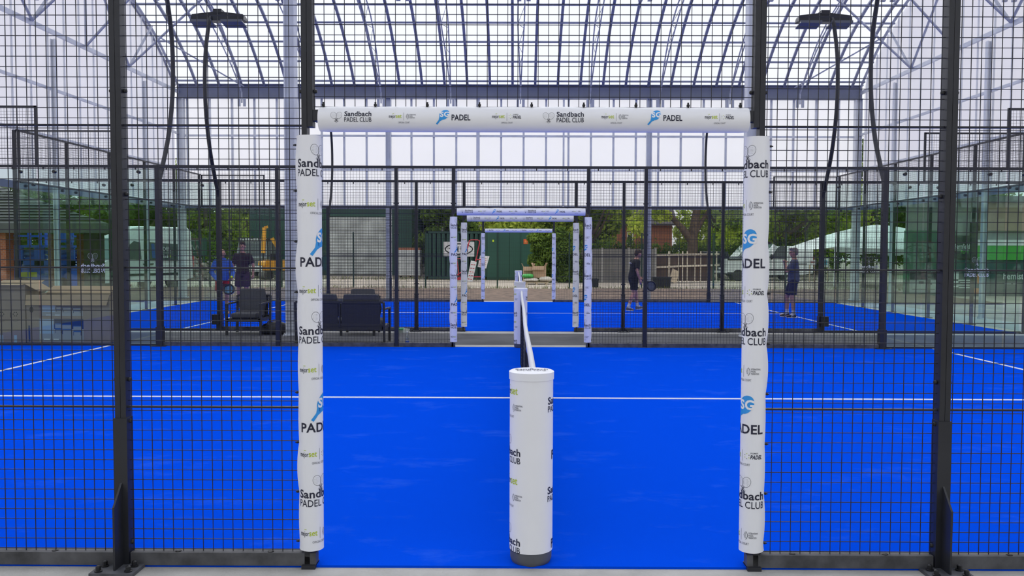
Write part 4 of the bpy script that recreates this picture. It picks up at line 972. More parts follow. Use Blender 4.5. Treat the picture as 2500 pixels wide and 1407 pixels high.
# every figure faces -Y in its own frame; +x is its left... seen from the front, its left hand is at +x
def stand(**kw):
    J = dict(pelvis=(0, 0, 0.95), chest=(0, 0.01, 1.30), neck=(0, 0.015, 1.49), head=(0, -0.005, 1.635),
             hipL=(0.085, 0, 0.90), kneeL=(0.10, -0.015, 0.50), ankL=(0.105, 0.03, 0.09), toeL=(0.125, -0.135, 0.038),
             hipR=(-0.085, 0, 0.90), kneeR=(-0.10, -0.015, 0.50), ankR=(-0.105, 0.03, 0.09), toeR=(-0.125, -0.135, 0.038),
             shL=(0.172, 0.02, 1.395), elL=(0.245, 0.035, 1.13), haL=(0.25, -0.04, 0.88), shR=(-0.172, 0.02, 1.395), elR=(-0.245, 0.035, 1.13), haR=(-0.25, -0.04, 0.88))
    J.update(kw); return J
Yp = 21.6
p1 = person('bald man in a blue jacket and red shorts holding a racket and ball', (X(543, Yp), Yp, 0.0), R(22), 0.95,
            stand(haL=(0.22, -0.30, 0.98), elL=(0.27, -0.03, 1.12), haR=(-0.12, -0.25, 0.90), elR=(-0.28, 0.0, 1.12), curlL=0.55, curlR=0.9, short=0.72, head=(0.0, -0.02, 1.62)),
            cloth('blue_jacket', (0.04, 0.12, 0.48)), cloth('red_shorts', (0.42, 0.02, 0.03)), M_HAIRG, mat('grey_trainer', (0.12, 0.12, 0.13), 0.6), M_SOCKB, long_sleeve=True, bald=True, belly=0.035, head_turn=R(10))
hr = world_of(p1, (-0.10, -0.33, 0.855)); racket('padel racket with a pale blue face in the blue jacketed man\'s hand', hr, (0.75, -0.25, -0.45), (0.2, -1, 0.3), True)
hb = world_of(p1, (0.21, -0.42, 1.00))
ball = MB().ell((0, 0, 0), 0.034, 16, 10).build('padel_ball', mat('yellow_felt', (0.62, 0.72, 0.04), 0.95), None, hb); tag(ball, 'yellow padel ball in the blue jacketed man\'s hand', 'ball')
Yp = 23.9
person('tall dark haired man in a maroon t-shirt standing behind the blue jacketed man', (X(592, Yp), Yp, 0.0), R(4), 1.06,
       stand(haR=(-0.26, -0.06, 0.90), haL=(0.28, -0.03, 0.90), elL=(0.27, 0.03, 1.14)), cloth('maroon_shirt', (0.035, 0.018, 0.030)), cloth('plum_shorts', (0.060, 0.035, 0.060)), M_HAIRD, mat('dark_trainer', (0.03, 0.03, 0.035), 0.6), M_SOCKB)
Yp = 23.3
p3 = person('man in black t-shirt and shorts walking with a racket', (X(1546, Yp), Yp, 0.0), R(112), 0.985,
       stand(pelvis=(0, 0.0, 0.94), chest=(0.0, -0.05, 1.28), neck=(0, -0.09, 1.46), head=(0, -0.15, 1.585),
             kneeL=(0.09, -0.14, 0.51), ankL=(0.09, -0.20, 0.115), toeL=(0.10, -0.37, 0.075), kneeR=(-0.09, 0.03, 0.50), ankR=(-0.09, 0.20, 0.105), toeR=(-0.10, 0.05, 0.038),
             shL=(0.168, -0.06, 1.365), elL=(0.22, -0.14, 1.12), haL=(0.20, -0.32, 0.93), shR=(-0.168, -0.06, 1.365), elR=(-0.24, 0.02, 1.12), haR=(-0.23, -0.08, 0.87), short=0.78, curlL=0.9),
       cloth('black_shirt', (0.014, 0.014, 0.017)), cloth('black_shorts', (0.010, 0.010, 0.013)), M_HAIRD, mat('grey_trainer', (0.12, 0.12, 0.13), 0.6), M_SOCKW, head_tilt=R(14))
pr = [c for c in bpy.data.objects if c.parent == p3 and c.name.startswith('t_shirt')][0]
a = Art(); a.fit('PADEL', -0.05, 0.07, 0.01, 0.03, 4, 0.01); a.rect(-0.05, -0.012, 0.09, -0.004, 4); q = MB(); a.emit(q, lambda u, v, l: (0.03 - u, 0.085, 1.33 + v)); q.build('back_print', INKS, pr, smooth=False)
hr = world_of(p3, (0.20, -0.385, 0.855)); racket('dark padel racket held by the walking man in black', hr, (0.72, 0.1, -0.45), (0.1, -1, 0.1), False)
Yp = 21.1
person('man in grey t-shirt and navy shorts standing with his hands raised to his chin', (X(1938, Yp), Yp, 0.0), R(-108), 0.985,
       stand(chest=(0, 0.0, 1.29), kneeL=(0.10, -0.03, 0.50), ankL=(0.12, 0.02, 0.09), toeL=(0.15, -0.14, 0.038), hipR=(-0.085, -0.02, 0.90), kneeR=(-0.14, -0.16, 0.50), ankR=(-0.16, -0.14, 0.09), toeR=(-0.19, -0.30, 0.038),
             elL=(0.22, -0.16, 1.16), haL=(0.08, -0.20, 1.36), elR=(-0.22, -0.18, 1.16), haR=(-0.06, -0.22, 1.36), short=0.80),
       cloth('grey_blue_shirt', (0.075, 0.085, 0.135)), cloth('navy_shorts', (0.018, 0.020, 0.055)), M_HAIRG, mat('black_trainer', (0.018, 0.018, 0.02), 0.5), M_SOCKW, belly=0.02)

# ================================================================ THE YARD BEYOND
GZ = -0.075
def base_y(py): return F_PX * (CH - GZ) / (py - 614.0)
# ---- thin green site fence behind the soil strip
M_GFENCE = mat('dark_green_metal', (0.015, 0.050, 0.035), 0.5); Y_F = 39.0
fx = [X(863, Y_F) + 3.29 * k for k in range(-4, 9)]
q = MB(); L = 3.22
for i in range(int(L / 0.10) + 1): q.box(-L / 2 + 0.10 * i - 0.0025, -0.0025, 0.05, -L / 2 + 0.10 * i + 0.0025, 0.0025, 2.35)
for j in range(12): q.box(-L / 2, -0.004, 0.08 + 0.2 * j, L / 2, 0.004, 0.085 + 0.2 * j)
YFM = q.mesh('site_fence', M_GFENCE, False); YPM = MB().box(-0.03, -0.03, 0, 0.03, 0.03, 2.55).mesh('site_fence_post', M_GFENCE, False)
NTH = ['first', 'second', 'third', 'fourth', 'fifth', 'sixth', 'seventh', 'eighth', 'ninth', 'tenth', 'eleventh', 'twelfth', 'thirteenth']
for i, x in enumerate(fx):
    tag(obj('site_fence_post', YPM, None, (x, Y_F, GZ)), 'thin dark green post of the yard fence behind the soil, %s from the van side' % NTH[i], 'post')
    if i < len(fx) - 1: tag(obj('site_fence', YFM, None, (x + 1.645, Y_F, GZ)), 'fine green wire section of the yard fence, %s from the van side' % NTH[i], 'fence')
# ---- green shed with corrugated door
M_GREEN = mat('dark_green_cladding', (0.014, 0.060, 0.042), 0.5, 0, 0.15, 0.6)
M_GREEN2 = mat('mid_green_cladding', (0.020, 0.085, 0.058), 0.45, 0, 0.12, 0.5)
def corrugated(mb, x0, x1, y, z0, z1, pitch, depth, horizontal, mi=0):
    n = int(((z1 - z0) if horizontal else (x1 - x0)) / pitch * 4); rs = []
    for i in range(n + 1):
        t = i / n; d = depth * (0, 1, 1, 0)[i % 4]
        if horizontal: z = z0 + (z1 - z0) * t; rs.append([(x0, y - d, z), (x1, y - d, z)])
        else: x = x0 + (x1 - x0) * t; rs.append([(x, y - d, z0), (x, y - d, z1)])
    mb.rings(rs, mi, cap=False, closed=False)
Ys = 59.0; zt = Z(495, Ys)
o = thing('green_shed', 'large dark green shed with a silver corrugated door', 'building', (0, 0, 0))
m = MB(); m.box(X(612, Ys), Ys, GZ, X(1006, Ys), Ys + 10, zt); m.build('wall', M_GREEN, o, smooth=False)
m = MB(); corrugated(m, X(800, Ys), X(944, Ys), Ys - 0.06, Z(672, Ys), Z(531, Ys), 0.20, 0.06, True); m.build('corrugated_door', mat('silver_corrugated', (0.55, 0.58, 0.56), 0.45, 0.3, 0.25, 1.2), o, smooth=False)
m = MB(); m.box(X(796, Ys), Ys - 0.12, GZ, X(800, Ys), Ys, Z(528, Ys)); m.box(X(944, Ys), Ys - 0.12, GZ, X(948, Ys), Ys, Z(528, Ys)); m.box(X(796, Ys), Ys - 0.14, Z(530, Ys), X(948, Ys), Ys, Z(524, Ys)); m.build('door_frame', M_GREEN2, o, smooth=False)
m = MB(); m.box(X(608, Ys), Ys - 0.3, zt, X(1010, Ys), Ys + 10.3, zt + 0.25); m.build('roof', mat('dull_grey_roof', (0.10, 0.11, 0.11), 0.8), o, smooth=False)
# ---- pallet of wrapped bricks
Yp = 55.0; o = thing('wrapped_pallet', 'white wrapped pallet of red bricks beside the green shed', 'pallet', (X(1000, Yp), Yp, GZ))
hw_ = (X(1028, Yp) - X(972, Yp)) / 2; h_ = Z(612, Yp) - GZ
m = MB(); m.rings([[(sx_ * hw_ * (1 + 0.03 * math.sin(k * 2.1)), sy_ * 0.6, 0.14 + (h_ - 0.14) * k / 6) for sx_, sy_ in ((-1, -1), (1, -1), (1, 1), (-1, 1))] for k in range(7)]); m.build('wrapping', mat('white_film', (0.55, 0.57, 0.56), 0.4, 0, 0.15, 3), o, smooth=False)
MB().box(-hw_ * 0.95, -0.55, h_, hw_ * 0.95, 0.55, h_ + 0.17).build('bricks', M_BRICK, o, smooth=False)
m = MB()
for i in (-1, 0, 1): m.box(i * hw_ * 0.85 - 0.06, -0.58, 0, i * hw_ * 0.85 + 0.06, 0.58, 0.10)
m.box(-hw_, -0.6, 0.10, hw_, 0.6, 0.14); M_TIMB = mat('pale_timber', (0.50, 0.40, 0.27), 0.85, 0, 0.15, 3); m.build('pallet', M_TIMB, o, smooth=False)
# ---- two green containers
def container(label, px0, px1, Y, top_py, doors, extra=None):
    x0, x1 = X(px0, Y), X(px1, Y); zt = Z(top_py, Y); o = thing('storage_container', label, 'container', (0, 0, 0))
    m = MB(); m.box(x0 + 0.05, Y + 0.05, GZ + 0.1, x1 - 0.05, Y + 6, zt - 0.05); 
    if not doors: corrugated(m, x0 + 0.1, x1 - 0.1, Y + 0.05, GZ + 0.16, zt - 0.12, 0.28, 0.035, False)
    m.build('shell', M_GREEN2 if doors else M_GREEN, o, smooth=False)
    f = MB()
    for x in (x0, x1 - 0.12): f.box(x, Y, GZ, x + 0.12, Y + 0.14, zt)
    f.box(x0, Y, zt - 0.12, x1, Y + 0.14, zt); f.box(x0, Y, GZ + 0.02, x1, Y + 0.14, GZ + 0.18); f.build('frame', M_GREEN, o, smooth=False)
    if doors:
        for k in range(2):
            a_, b_ = x0 + 0.12 + (x1 - x0 - 0.24) * k / 2 + 0.01, x0 + 0.12 + (x1 - x0 - 0.24) * (k + 1) / 2 - 0.01
            d = MB().box(a_, Y + 0.0, GZ + 0.18, b_, Y + 0.05, zt - 0.12).build('door', M_GREEN2, o, smooth=False)
            MB().box((a_ + b_) / 2 - 0.02, Y - 0.03, GZ + 0.2, (a_ + b_) / 2 + 0.02, Y, zt - 0.14).build('locking_bar', M_GREEN, d, smooth=False)
    return o, x0, x1, zt
Yc = 50.2
cL, x0, x1, zt = container('dark green container behind the leaning red frame and oval sign', 1040, 1186, Yc + 0.6, 566, False)
m = MB(); Yo = Yc + 0.66; xs0, xs1 = X(1083, Yo), X(1158, Yo); zs0, zs1 = Z(627, Yo), Z(591, Yo)
sgn = obj('oval_sign', m.box(xs0, Yo - 0.06, zs0, xs1, Yo - 0.02, zs1).mesh('oval_sign', M_WHITE, False)); tag(sgn, 'white sign with a black oval and letters on the green container', 'sign')
a = Art(); cx_, cz_ = (xs0 + xs1) / 2, (zs0 + zs1) / 2; w_, h_ = xs1 - xs0, zs1 - zs0
a.ring(cx_, cz_, w_ * 0.46, h_ * 0.40, 0.07, 0, 36); a.fit('M', X(1112.5, Yo), X(1119.5, Yo), cz_ - h_ * 0.20, h_ * 0.55, 0, 0.03); a.fit('J', X(1122.5, Yo), X(1126.5, Yo), cz_ - h_ * 0.20, h_ * 0.55, 0, 0.03); a.fit('S', X(1137, Yo), X(1143, Yo), cz_ - h_ * 0.20, h_ * 0.55, 0, 0.03)
q = MB(); a.emit(q, lambda u, v, l: (u, Yo - 0.063, v)); q.build('black_lettering', M_TIE, sgn, smooth=False)
cR, x0, x1, zt = container('green container with plain double doors and a small orange notice', 1184, 1303, Yc, 562, True)
m = MB().box(X(1278, Yc), Yc - 0.025, Z(596, Yc), X(1288, Yc), Yc - 0.002, Z(584, Yc)); nb = m.build('orange_notice', mat('orange_red', (0.72, 0.10, 0.02), 0.6), cR, smooth=False)
a = Art(); xc0, xc1, zc0, zc1 = X(1280, Yc), X(1286, Yc), Z(594, Yc), Z(586, Yc); a.rect(xc0, zc0, xc1, zc0 + 0.05, 0); a.rect(xc0 + 0.02, zc0 + 0.10, xc1 - 0.02, zc0 + 0.14, 0); a.ring((xc0 + xc1) / 2, zc0 + 0.06, 0.07, 0.05, 0.02, 0, 12, math.pi, 2 * math.pi); q = MB(); a.emit(q, lambda u, v, l: (u, Yc - 0.028, v)); q.build('pale_marks', mat('pale_orange', (0.8, 0.45, 0.12), 0.6), nb, smooth=False)
MB().box(X(1202, Yc), Yc - 0.025, Z(591, Yc), X(1206, Yc), Yc - 0.002, Z(586, Yc)).build('yellow_notice', mat('yellow_green', (0.55, 0.75, 0.03), 0.6), cR, smooth=False)
# ---- red frame trolley and white boards leaning on it
M_RED = mat('red_tube', (0.55, 0.03, 0.05), 0.4); Yr = 47.5
def P(px, py, dy=0.0): return W(px, py, Yr + dy)
o = thing('tube_trolley', 'red tubular trolley leaning in front of the green container', 'trolley', (0, 0, 0))
gz = 690
for dy in (0, 0.7):
    m = MB(); pts = [P(1148, 684, dy), P(1162, 636, dy), P(1171, 592, dy), P(1170, 588, dy), P(1166, 586, dy), P(1150, 586, dy), P(1146, 588, dy), P(1143, 600, dy), P(1133, 640, dy), P(1124, 684, dy)]
    m.tube(pts, 0.030, 8); m.build('side_hoop', M_RED, o)
m = MB()
for px, py in ((1162, 636), (1150, 676), (1130, 660)): m.tube([P(px, py, 0), P(px, py, 0.7)], 0.024, 8)
m.tube([P(1150, 676), P(1176, 676)], 0.028, 8); m.tube([P(1160, 634), P(1176, 634)], 0.026, 8); m.tube([P(1126, 632), P(1114, 632)], 0.022, 8); m.tube([P(1128, 664), P(1110, 676)], 0.03, 8); m.tube([P(1116, 636), P(1122, 682)], 0.022, 8); m.build('cross_bar', M_RED, o)
for px in (1120, 1148):
    MB().lathe([(0.03, -0.03), (0.085, -0.03), (0.09, 0), (0.085, 0.03), (0.03, 0.03)], 16, P(px, 681), 0, Matrix.Rotation(R(90), 3, 'X')).build('wheel', M_RED, o)
def board(label, quad, dy):
    p = [P(a_, b_, dy) for a_, b_ in quad]; q = [v + Vector((0, 0.03, 0)) for v in p]
    bo = MB().add(p + q, [(0, 1, 2, 3), (7, 6, 5, 4), (0, 4, 5, 1), (1, 5, 6, 2), (2, 6, 7, 3), (3, 7, 4, 0)]).build('printed_board', M_WHITE, smooth=False); tag(bo, label, 'board')
    t = MB(); u = p[1] - p[0]; v = p[3] - p[0]
    for r_ in range(5):
        for c_ in range(2):
            s0 = p[0] + u * (0.14 + 0.42 * c_) + v * (0.12 + 0.17 * r_) + Vector((0, -0.004, 0)); t.quad(s0, s0 + u * 0.30, s0 + u * 0.30 + v * 0.035, s0 + v * 0.035)
    t.build('red_lines', M_RED, bo, smooth=False)
board('white printed board leaning low against the red trolley', [(1139, 688), (1153, 690), (1164, 640), (1150, 636)], -0.12)
board('white printed board tilted behind the red trolley', [(1166, 652), (1187, 656), (1195, 626), (1172, 624)], 0.35)
# ---- pallet with sacks and cartons
Yq = 44.0
o = MB()
for i in (-1, 0, 1): o.box(i * 0.5 - 0.05, -0.5, 0, i * 0.5 + 0.05, 0.5, 0.09)
for i in range(6): o.box(-0.62, -0.5 + 0.19 * i, 0.09, 0.62, -0.42 + 0.19 * i, 0.12)
PQ = X(1310, Yq); tag(o.build('pallet', M_TIMB, None, (PQ, Yq, GZ), smooth=False), 'low timber pallet under the white sacks', 'pallet')
M_SACK = mat('white_sack', (0.55, 0.51, 0.44), 0.85, 0, 0.10, 5, 0.5, 10)
def sack(label, x, y, z, sx_, sy_, sz_, rz, m_=M_SACK):
    s = MB(); rs = []
    for i in range(13):
        t = -1 + i / 6; e = (1 - abs(t) ** 4) ** 0.5; ring = []
        for j in range(18):
            g_ = 2 * math.pi * j / 18; k = 1 + 0.10 * noise.noise(Vector((i * 0.5, math.cos(g_) * 1.5 + x, math.sin(g_) * 1.5))); ring.append((sx_ * t, sy_ * max(e, 0.12) * math.cos(g_) * k, sz_ * max(e, 0.25) * math.sin(g_) * k + sz_))
        rs.append(ring)
    s.rings(rs); b = s.build('sack', m_, None, (x, y, z), (0, 0, rz)); tag(b, label, 'sack')
zt = GZ + 0.12
sack('white sack lying on the pallet under the green bag', PQ - 0.28, Yq - 0.12, zt, 0.40, 0.28, 0.10, 0.1); sack('white sack sagging over the outer end of the pallet', PQ + 0.46, Yq - 0.05, zt, 0.34, 0.30, 0.14, -0.15)
sack('bright green bag lying below the open cardboard boxes', PQ - 0.45, Yq - 0.1, zt + 0.20, 0.30, 0.22, 0.11, 0.3, mat('green_film', (0.05, 0.38, 0.07), 0.5, 0, 0.2, 5))
def small_box(label, x, y, z, sx_, sy_, sz_, rz, tilt=0.0):
    o = thing('cardboard_box', label, 'box', (x, y, z), rz); t = 0.012
    b = MB(); hx, hy = sx_ / 2, sy_ / 2; b.box(-hx, -hy, 0, hx, -hy + t, sz_); b.box(-hx, hy - t, 0, hx, hy, sz_); b.box(-hx, -hy, 0, -hx + t, hy, sz_); b.box(hx - t, -hy, 0, hx, hy, sz_); b.box(-hx, -hy, 0, hx, hy, t); b.build('body', M_CARD, o, smooth=False)
    for sg, ax in ((1, 0), (-1, 0), (-1, 1)):
        f = MB()
        if ax: f.add([(-hx, sg * hy, sz_), (hx, sg * hy, sz_), (hx, sg * (hy + 0.10), sz_ - 0.20), (-hx, sg * (hy + 0.10), sz_ - 0.20), (-hx, sg * hy - 0.01, sz_), (hx, sg * hy - 0.01, sz_), (hx, sg * (hy + 0.10) - 0.01, sz_ - 0.2), (-hx, sg * (hy + 0.10) - 0.01, sz_ - 0.2)], [(0, 1, 2, 3), (7, 6, 5, 4), (0, 4, 5, 1), (1, 5, 6, 2), (2, 6, 7, 3), (3, 7, 4, 0)])
        else: f.bar((sg * hx, 0, sz_), (sg * (hx + 0.08), 0, sz_ + 0.16), sy_, 0.012)
        f.build('flap', M_CARD, o, smooth=False)
    return o
small_box('brown cardboard box standing behind the green bag', PQ - 0.42, Yq + 0.28, zt, 0.52, 0.30, 0.78, 0.1)
small_box('wide open brown cardboard box on the white sacks', PQ + 0.15, Yq + 0.18, zt + 0.20, 0.62, 0.45, 0.62, -0.25)
# ---- shrub, trees
def leaves(mb, c, r, n, size, rg, mi=0, shell=0.55):
    for _ in range(n):
        while True:
            d = Vector((rg.uniform(-1, 1), rg.uniform(-1, 1), rg.uniform(-1, 1)))
            if 0.05 < d.length < 1: break
        d = d.normalized() * (shell + (1 - shell) * rg.random()) * (0.85 + 0.3 * noise.noise(d * 2.2 + Vector(c)))
        p = Vector(c) + Vector((d.x * r[0], d.y * r[1], d.z * r[2])); nrm = (d + Vector((rg.gauss(0, .7), rg.gauss(0, .7), rg.gauss(0, .7) + 0.4))).normalized()
        a = nrm.orthogonal().normalized(); b = nrm.cross(a); t = rg.uniform(0, 6.3); a, b = a * math.cos(t) + b * math.sin(t), b * math.cos(t) - a * math.sin(t); s = size * rg.uniform(0.6, 1.4)
        mb.add([p - a * s * 0.5, p + b * s * 0.28, p + a * s * 0.5, p - b * s * 0.28], [(0, 1, 2, 3)], mi)
def tree(name, label, x, y, h, w_, trunk_h, lm, n=5200, seed=1, size=0.30, low=0.0, cat='tree', group=None, gaps=1.0):
    rg = random.Random(seed); o = thing(name, label, cat, (x, y, GZ), 0, group)
    t = MB()
    if trunk_h > 0.1:
        tr_ = 0.045 * h; t.tube([(0, 0, -0.1), (0.05 * rg.uniform(-1, 1), 0, trunk_h * 0.5), (0.12 * rg.uniform(-1, 1), 0.1, trunk_h), (0.2 * rg.uniform(-1, 1), 0.1, h * 0.7)], [tr_, tr_ * 0.72, tr_ * 0.6, tr_ * 0.2], 12)
        for k in range(6):
            g_ = rg.uniform(0, 6.28); z0 = trunk_h * rg.uniform(0.75, 1.3); t.tube([(0, 0, z0), (math.cos(g_) * w_ * 0.22, math.sin(g_) * w_ * 0.22, z0 + h * 0.13), (math.cos(g_) * w_ * 0.38, math.sin(g_) * w_ * 0.38, z0 + h * 0.30)], [tr_ * 0.42, tr_ * 0.26, tr_ * 0.08], 8)
        t.build('trunk', M_BARK, o)
    f = MB(); blobs = []
    for k in range(24):
        g_ = rg.uniform(0, 6.28); q = math.sqrt(rg.random()); zz = low + (h - low) * rg.uniform(0.10, 0.92); sh = math.sin(math.pi * min(1, max(0.12, (zz - low) / (h - low)))) ** 0.55
        blobs.append((math.cos(g_) * w_ * 0.5 * q * sh, math.sin(g_) * w_ * 0.45 * q * sh, zz, w_ * rg.uniform(0.15, 0.26)))
    for bx, by, bz, br in blobs: leaves(f, (bx, by, bz), (br, br, br * 0.85), n // 24, size, rg, 0, 0.35 * gaps)
    f.build('foliage', lm, o, smooth=False); return o
Yb = 46.5
o = thing('bush', 'tall dark green bush beside the green container', 'bush', (X(1350, Yb), Yb, GZ)); f = MB(); rg = random.Random(5)
for bx, bz, br in ((-0.5, 0.7, 0.8), (0.5, 0.8, 0.9), (1.2, 0.9, 0.8), (0.0, 1.6, 0.9), (0.9, 1.8, 0.85), (-0.7, 1.9, 0.6), (0.3, 2.5, 0.75), (1.3, 2.3, 0.6), (-0.4, 0.3, 0.6), (1.3, 0.3, 0.6), (-0.9, 1.2, 0.6), (-0.9, 2.4, 0.6), (0.3, 1.2, 0.9), (0.6, 0.4, 0.7)): leaves(f, (bx, rg.uniform(-.2, .3), bz), (br, br * 0.8, br * 0.8), 1100, 0.17, rg, 0, 0.6)
f.build('foliage', leaf_mat('bush_leaves', (0.05, 0.09, 0.02), (0.24, 0.36, 0.07), 0.4), o, smooth=False); MB().tube([(0, 0.2, 0), (0.1, 0.3, 1.4)], 0.05, 8).build('stem', M_BARK, o)
TG = 'trees beyond the yard'
spec = [  # px centre, distance, height, spread, trunk, leaf, label
    (40, 60, 9.5, 8.0, 2.2, M_LEAF_D, 'dark leafy tree behind the tiled roof'),
    (300, 62, 10.5, 8.0, 2.0, M_LEAF_D, 'dark leafy tree standing above the white van'),
    (395, 68, 9.0, 6.5, 2.0, M_LEAF_D, 'dark gappy tree behind the corner column nearest the van'),
    (500, 66, 9.5, 7.0, 1.6, M_LEAF_M, 'olive green tree above the two talking players'),
    (600, 78, 11.0, 7.5, 2.0, M_LEAF_M, 'olive green tree touching the edge of the green shed'),
    (1050, 66, 10.0, 7.5, 2.4, M_LEAF_D, 'dark tree between the green shed and the container'),
    (1110, 58, 6.8, 5.0, 1.5, M_LEAF_D, 'shaded tree behind the oval sign'),
    (1270, 64, 6.6, 9.0, 1.5, M_LEAF_L, 'bright green tree behind the container doors'),
    (1400, 62, 7.5, 7.0, 1.6, M_LEAF_M, 'leafy tree rising above the tall dark bush'),
    (1428, 60, 9.0, 5.0, 2.0, M_LEAF_M, 'leafy tree in front of the brick house gable'),
    (1800, 66, 10.5, 8.0, 2.5, M_LEAF_M, 'broad green tree behind the white vehicles'),
    (1900, 60, 10.0, 8.0, 2.2, M_LEAF_M, 'olive green tree above the man in the grey t-shirt'),
    (1985, 64, 11.0, 7.0, 2.2, M_LEAF_L, 'bright tall tree next to the white marquee'),
    (2120, 70, 11.5, 9.0, 2.5, M_LEAF_D, 'dark tree behind the white marquee'),
    (2330, 66, 10.0, 9.0, 2.5, M_LEAF_D, 'dark tree behind the clubhouse')]
for i, (px, Y, h, w_, th, lm, lb) in enumerate(spec): tree('leafy_tree', lb, X(px, Y), Y, h, w_, th, lm, 13000, 11 + i, 0.34, 0.5, group=TG)
# willow with a thick leaning trunk
Yw = 54.5; o = thing('willow_tree', 'willow with a thick forked trunk behind the timber frame', 'tree', (X(1690, Yw), Yw, GZ))
m = MB(); m.tube([(0.0, 0, 0), (0.02, 0, 1.6), (0.0, 0, 2.7), (0.25, 0.1, 4.2), (0.5, 0.2, 6.0)], [0.40, 0.34, 0.32, 0.25, 0.14], 14); m.tube([(-0.05, 0, 2.4), (-0.7, -0.1, 3.2), (-1.5, -0.2, 4.0), (-2.4, -0.3, 4.4)], [0.28, 0.21, 0.15, 0.09], 12); m.tube([(0.1, 0.0, 2.8), (0.7, 0.2, 3.8), (1.4, 0.3, 4.9)], [0.20, 0.13, 0.06], 10); m.build('trunk', M_BARK, o)
f = MB(); rg = random.Random(3)
for k in range(30):
    bx, bz = rg.uniform(-3.6, 3.6), rg.uniform(2.5, 7.5)
    if bz < 4.0 and abs(bx - 0.0) < 1.0: continue
    leaves(f, (bx, rg.uniform(-0.6, 1.2), bz), (0.9, 0.9, 0.8), 330, 0.26, rg, 0, 0.3)
f.build('foliage', M_LEAF_L, o, smooth=False)
# low dark hedge row under the trees
for i, (px0, px1, Y, zt_, lm, lb) in enumerate(((440, 660, 56, 2.6, M_LEAF_D, 'dark hedge behind the rubble heap'), (1395, 1600, 56, 2.7, M_LEAF_D, 'dark hedge behind the concrete panel fence'), (1590, 1790, 57, 2.5, M_LEAF_D, 'dark hedge behind the willow trunk'), (1780, 2060, 59.5, 2.9, M_LEAF_D, 'dark hedge behind the parked white vehicles'), (380, 640, 84, 6.5, M_LEAF_M, 'tall distant hedge behind the olive green trees'), (960, 1300, 80, 6.5, M_LEAF_D, 'tall distant hedge behind the green container'), (1290, 1480, 82, 6.5, M_LEAF_M, 'tall distant hedge between the bush and the brick house'), (1650, 1830, 80, 6.5, M_LEAF_M, 'tall distant hedge behind the willow'), (1825, 2120, 82, 6.5, M_LEAF_D, 'tall distant hedge behind the grey shirted man'), (2110, 3300, 80, 6.5, M_LEAF_D, 'tall distant hedge behind the marquee and clubhouse'), (-900, 390, 78, 6.0, M_LEAF_D, 'tall distant hedge behind the white van'))):
    o = thing('hedge', lb, 'hedge', (0, 0, 0)); f = MB(); rg = random.Random(40 + i); x0, x1 = X(px0, Y), X(px1, Y); st = 0.7 if zt_ < 4 else 1.5; k = int((x1 - x0) / st)
    for j in range(k): leaves(f, (x0 + st * (j + 0.5), Y, zt_ * 0.5), (st * 0.86, st, zt_ * rg.uniform(0.48, 0.60)), 420 if zt_ < 4 else 1000, 0.22 if zt_ < 4 else 0.40, rg, 0, 0.5)
    f.build('foliage', lm, o, smooth=False)
for i, (hx0, hx1) in enumerate(((-34, -12), (-11, 11), (12, 34))):  # hedges added behind the camera so the glass reflects something dark
    o = thing('hedge', ('tall dark hedge out of view, added for the glass reflections, van side', 'tall dark hedge out of view, added for the glass reflections, facing the gateway', 'tall dark hedge out of view, added for the glass reflections, marquee side')[i], 'hedge', (0, 0, 0)); f = MB(); rg = random.Random(90 + i)
    for j in range(int((hx1 - hx0) / 2.2)): leaves(f, (hx0 + 2.2 * (j + 0.5), -24, 2.8), (1.7, 1.5, 3.4), 1500, 0.8, rg, 0, 0.6)
    f.build('foliage', M_LEAF_D, o, smooth=False)
# ---- brick house and a small tiled roof
def gable_house(label, x0, x1, y0, y1, zw, zr, roofm, wins=()):
    o = thing('house', label, 'house', (0, 0, 0)); MB().box(x0, y0, GZ, x1, y1, zw).build('wall', M_BRICK, o, smooth=False)
    ym = (y0 + y1) / 2; m = MB(); e = 0.4
    for a_, b_ in ((y0 - e, zw - 0.15), (y1 + e, zw - 0.15)):
        m.add([(x0 - e, a_, b_), (x1 + e, a_, b_), (x1 + e, ym, zr), (x0 - e, ym, zr), (x0 - e, a_, b_ + 0.15), (x1 + e, a_, b_ + 0.15), (x1 + e, ym, zr + 0.15), (x0 - e, ym, zr + 0.15)], [(0, 1, 2, 3), (7, 6, 5, 4), (0, 4, 5, 1), (1, 5, 6, 2), (2, 6, 7, 3), (3, 7, 4, 0)])
    m.build('roof', roofm, o, smooth=False)
    for wx0, wx1, wz0, wz1 in wins:
        fr_ = MB().box(wx0, y0 - 0.06, wz0, wx1, y0 + 0.02, wz1).build('window', M_WHITE, o, smooth=False); MB().box(wx0 + 0.08, y0 - 0.08, wz0 + 0.08, wx1 - 0.08, y0 - 0.05, wz1 - 0.08).build('pane', M_WIN, fr_, smooth=False)
    return o
M_TILE = mat('dark_roof_tile', (0.075, 0.065, 0.070), 0.85, 0, 0.2, 1.5); M_TILE2 = mat('grey_roof_tile', (0.20, 0.20, 0.20), 0.85, 0, 0.2, 1.5)
Yh = 72.0; gable_house('brick house with a dark tiled roof among the trees', X(1478, Yh), X(1640, Yh), Yh, Yh + 8, Z(546, Yh), Z(478, Yh + 4), M_TILE, [(X(1530, Yh), X(1545, Yh), Z(600, Yh), Z(566, Yh))])
Yh = 63.0; gable_house('small building with a grey tiled roof behind the oval sign', X(1082, Yh), X(1166, Yh), Yh, Yh + 5, Z(565, Yh), Z(548, Yh + 2.5), M_TILE2)
